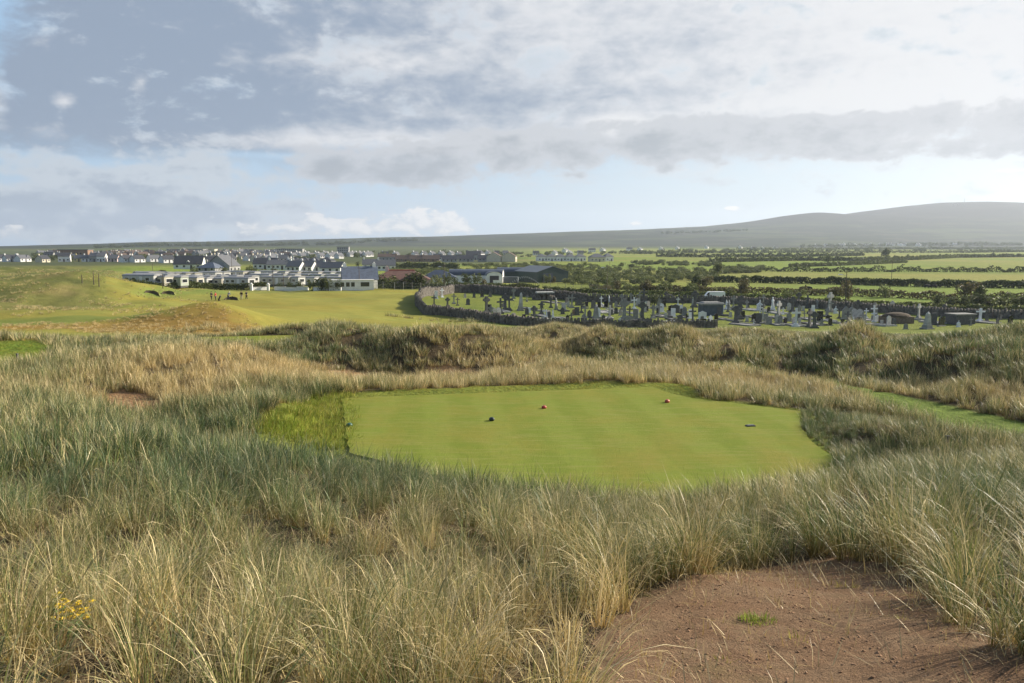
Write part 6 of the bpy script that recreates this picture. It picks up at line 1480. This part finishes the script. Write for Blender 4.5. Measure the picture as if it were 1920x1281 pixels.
person(396.5, 563.5, R(70), 'black', 'black', 'golfer in black standing at the end of the group and reaching towards the red jacket', arms='front', stride=.12, cap='black')
person(404.5, 564, R(-100), 'red', 'black', 'golfer in a red jacket pulling a dark trolley', arms='down', stride=.10, cap='hair')
person(428, 562.5, R(160), 'bluegrey', 'navy', 'golfer in blue-grey bending forward in front of the bunker', bend=.55, arms='front', stride=.06, cap='whitec')
person(453, 562, R(15), 'black', 'beige', 'golfer in a black top and beige trousers walking', stride=.2)
person(462.5, 562, R(-30), 'navy', 'black', 'golfer in dark clothes with a hand to the face, farthest along the group', arms='front', stride=.1)
p = PV(410, 564.5, 100); e = empty('golf_trolley', p, .4); mb = MB(); mb.tube((0, 0, .25), (.35, 0, 1.0), .14, .16, 10); mb.build('bag', CLOTH['black'], e, True)
for s in (-.3, .3): mb = MB(); mb.tube((.05, s - .03, .16), (.05, s + .03, .16), .16, .16, 12); mb.build('wheel', M['tyre'], e)
mb = MB(); mb.tube((.05, -.3, .16), (.05, .3, .16), .02, .02, 6); mb.tube((0, 0, .2), (-.55, 0, 1.0), .02, .02, 6); mb.tube((-.55, -.12, 1.0), (-.55, .12, 1.0), .02, .02, 6)
for k in range(5): mb.tube((.33 + .02 * k, -.06 + .03 * k, .98), (.45 + .02 * k, -.06 + .03 * k, 1.2), .015, .03, 5)
mb.build('frame', M['steel'], e); tag(e, 'dark golf bag on a two-wheeled trolley beside the red jacket', 'golf trolley')


def cow(px, py, yaw, label, grazing=True):
    p = PV(px, py, 120); e = empty('cow', p, yaw); hx = 1.35 if grazing else 1.3; hz = .40 if grazing else 1.35
    N_ = [((-.65, 0, 1.02), (.27, .30), None), ((0, 0, .98), (.33, .36), 0), ((.6, 0, 1.02), (.27, .33), 1), ((.95, 0, 1.0 if grazing else 1.2), (.15, .2), 2), ((hx - .12, 0, hz + .22), (.12, .14), 3), ((hx + .05, 0, hz), (.09, .1), 4), ((hx + .16, 0, hz - .16), (.07, .075), 5),
          ((-.86, 0, 1.12), (.06, .06), 0), ((-.95, 0, .55), (.025, .025), 7)]
    for s in (-1, 1):
        i = len(N_); N_ += [((-.68, s * .17, .75), .13, 0), ((-.60, s * .18, .58), .075, i), ((-.74, s * .18, .38), .05, i + 1), ((-.70, s * .18, .05), .05, i + 2)]
        i = len(N_); N_ += [((.58, s * .16, .68), .11, 2), ((.60, s * .17, .38), .055, i), ((.58, s * .17, .05), .05, i + 1)]
    for s in (-1, 1): N_ += [((hx - .12, s * .2, hz + .30), .03, 4)]
    skin('body', N_, mat('black_hide', (.014, .012, .011), .85), e); tag(e, label, 'cow', 'black cattle in the field')


cow(1505, 546, .1, 'black cow grazing behind the bronze-tipped hedge, the full-length one'); cow(1517, 546, 2.2, 'black cow standing end-on behind the bronze-tipped hedge', False)
cow(1738, 541.5, .2, 'black cow grazing near the pole-side field edge, the longer one'); cow(1750, 541.5, 2.9, 'smaller black cow grazing closer to the graveyard cross')

# ------------------------------------------------------------------ on the tee and in the foreground
def tee_marker(px, py, m, label, r=.09):
    x, y = flatpix(px, py + 3, TEE_Z + .03); e = empty('tee_marker', (x, y, TEE_Z + .03), rnd.uniform(0, 3)); mb = MB()
    mb.lathe([(.35 * r, 0), (.80 * r, .06 * r), (1.0 * r, .42 * r), (.97 * r, .8 * r), (.72 * r, 1.2 * r), (.35 * r, 1.38 * r), (.05 * r, 1.42 * r)], n=20, sx=1.25, sy=1.0); mb.build('dome', m, e, True)
    mb = MB(); mb.tube((0, 0, -.03), (0, 0, .012), .02, .02, 8); mb.build('spike', M['steel'], e); tag(e, label, 'tee marker', 'tee markers on the tee'); return e


tee_marker(655, 797, mat('green_marker_paint', (.035, .11, .085), .35, .15, 9), 'dark green tee marker at the rough side edge of the tee')
tee_marker(922, 786, mat('dark_marker_paint', (.035, .05, .048), .35, .15, 9), 'blackish green tee marker in the middle of the tee')
tee_marker(1020, 763, mat('red_marker_paint', (.42, .050, .045), .35, .15, 9), 'red tee marker in the middle of the tee', .082)
tee_marker(1251, 752, mat('orange_red_marker_paint', (.52, .12, .075), .35, .15, 9), 'orange-red tee marker near the back corner of the tee')
x, y = flatpix(1407, 799, TEE_Z + .03); e = empty('yardage_plate', (x, y, TEE_Z + .03), .15); mb = MB(); mb.box((0, 0, -.02), (.30, .18, .05)); mb.build('stone', M['gdark'], e); mb = MB(); mb.box((0, -.01, .031), (.24, .13, .012)); mb.build('plate', M['gblack'], e); tag(e, 'small dark ground plate set in the tee near the grass mound', 'ground plate')

flower_m = mat('ragwort_yellow', (.72, .50, .02), .6, .2, 30); stem_m = mat('ragwort_green', (.10, .16, .035), .7, .3, 8)


def ragwort(px, py, D, n_, hh, label):
    p0 = atz(px, D, 9.9); p0[2] = float(h(p0[0], p0[1])); e = empty('ragwort', p0); r = random.Random(int(px)); st = MB(); fl = MB(); lf = MB()
    for k in range(n_):
        x, y, z = r.gauss(0, .14), r.gauss(0, .10), hh * r.uniform(.62, 1.10); st.tube((x * .2, y * .2, 0), (x, y, z), .005, .003, 5)
        for j in range(r.randint(2, 5)):
            a = r.uniform(0, 6.28); q_ = (x + .045 * math.cos(a), y + .045 * math.sin(a), z + r.uniform(-.03, .03)); fl.lathe([(.003, -.004), (.010, 0), (.012, .006), (.005, .010)], q_, 8)
            for t in range(7): b = t * .9; fl.box((q_[0] + .016 * math.cos(b), q_[1] + .016 * math.sin(b), q_[2] + .002), (.014, .006, .003), b)
        for j in range(4): f = r.uniform(.2, .9); a = r.uniform(0, 6.28); lf.box((x * f + .035 * math.cos(a), y * f + .035 * math.sin(a), z * f), (.07, .018, .004), a, .6)
    st.build('stems', stem_m, e); fl.build('flowers', flower_m, e); lf.build('leaves', stem_m, e); tag(e, label, 'ragwort', 'yellow ragwort plants'); return e


q_ = at(130, 1152, 5.0); ragwort(130, 0, 5.0, 9, float(q_[2] - h(q_[0], q_[1])) + .05, 'yellow ragwort plant flowering in the long foreground grass, the fullest one')
q_ = at(108, 1140, 5.3); ragwort(106, 0, 5.3, 3, float(q_[2] - h(q_[0], q_[1])), 'sparse ragwort plant just behind the fullest one')
q_ = at(5, 1170, 5.0); ragwort(6, 0, 5.0, 2, float(q_[2] - h(q_[0], q_[1])), 'lone ragwort flower at the photo edge')

settle_labels()

# ------------------------------------------------------------------ sea air
mb = MB(); mb.box((0, 0, -60), (17600, 17600, 440)); hz = mb.build('haze', bpy.data.materials.new('haze')); hz['kind'] = 'stuff'
hm = hz.data.materials[0]; hm.use_nodes = True; hm.node_tree.nodes.clear()
vo = hm.node_tree.nodes.new('ShaderNodeVolumePrincipled'); vo.inputs['Density'].default_value = 0.9e-4; vo.inputs['Color'].default_value = (.74, .84, 1.0, 1); vo.inputs['Anisotropy'].default_value = 0.35
ho = hm.node_tree.nodes.new('ShaderNodeOutputMaterial'); hm.node_tree.links.new(vo.outputs[0], ho.inputs['Volume'])
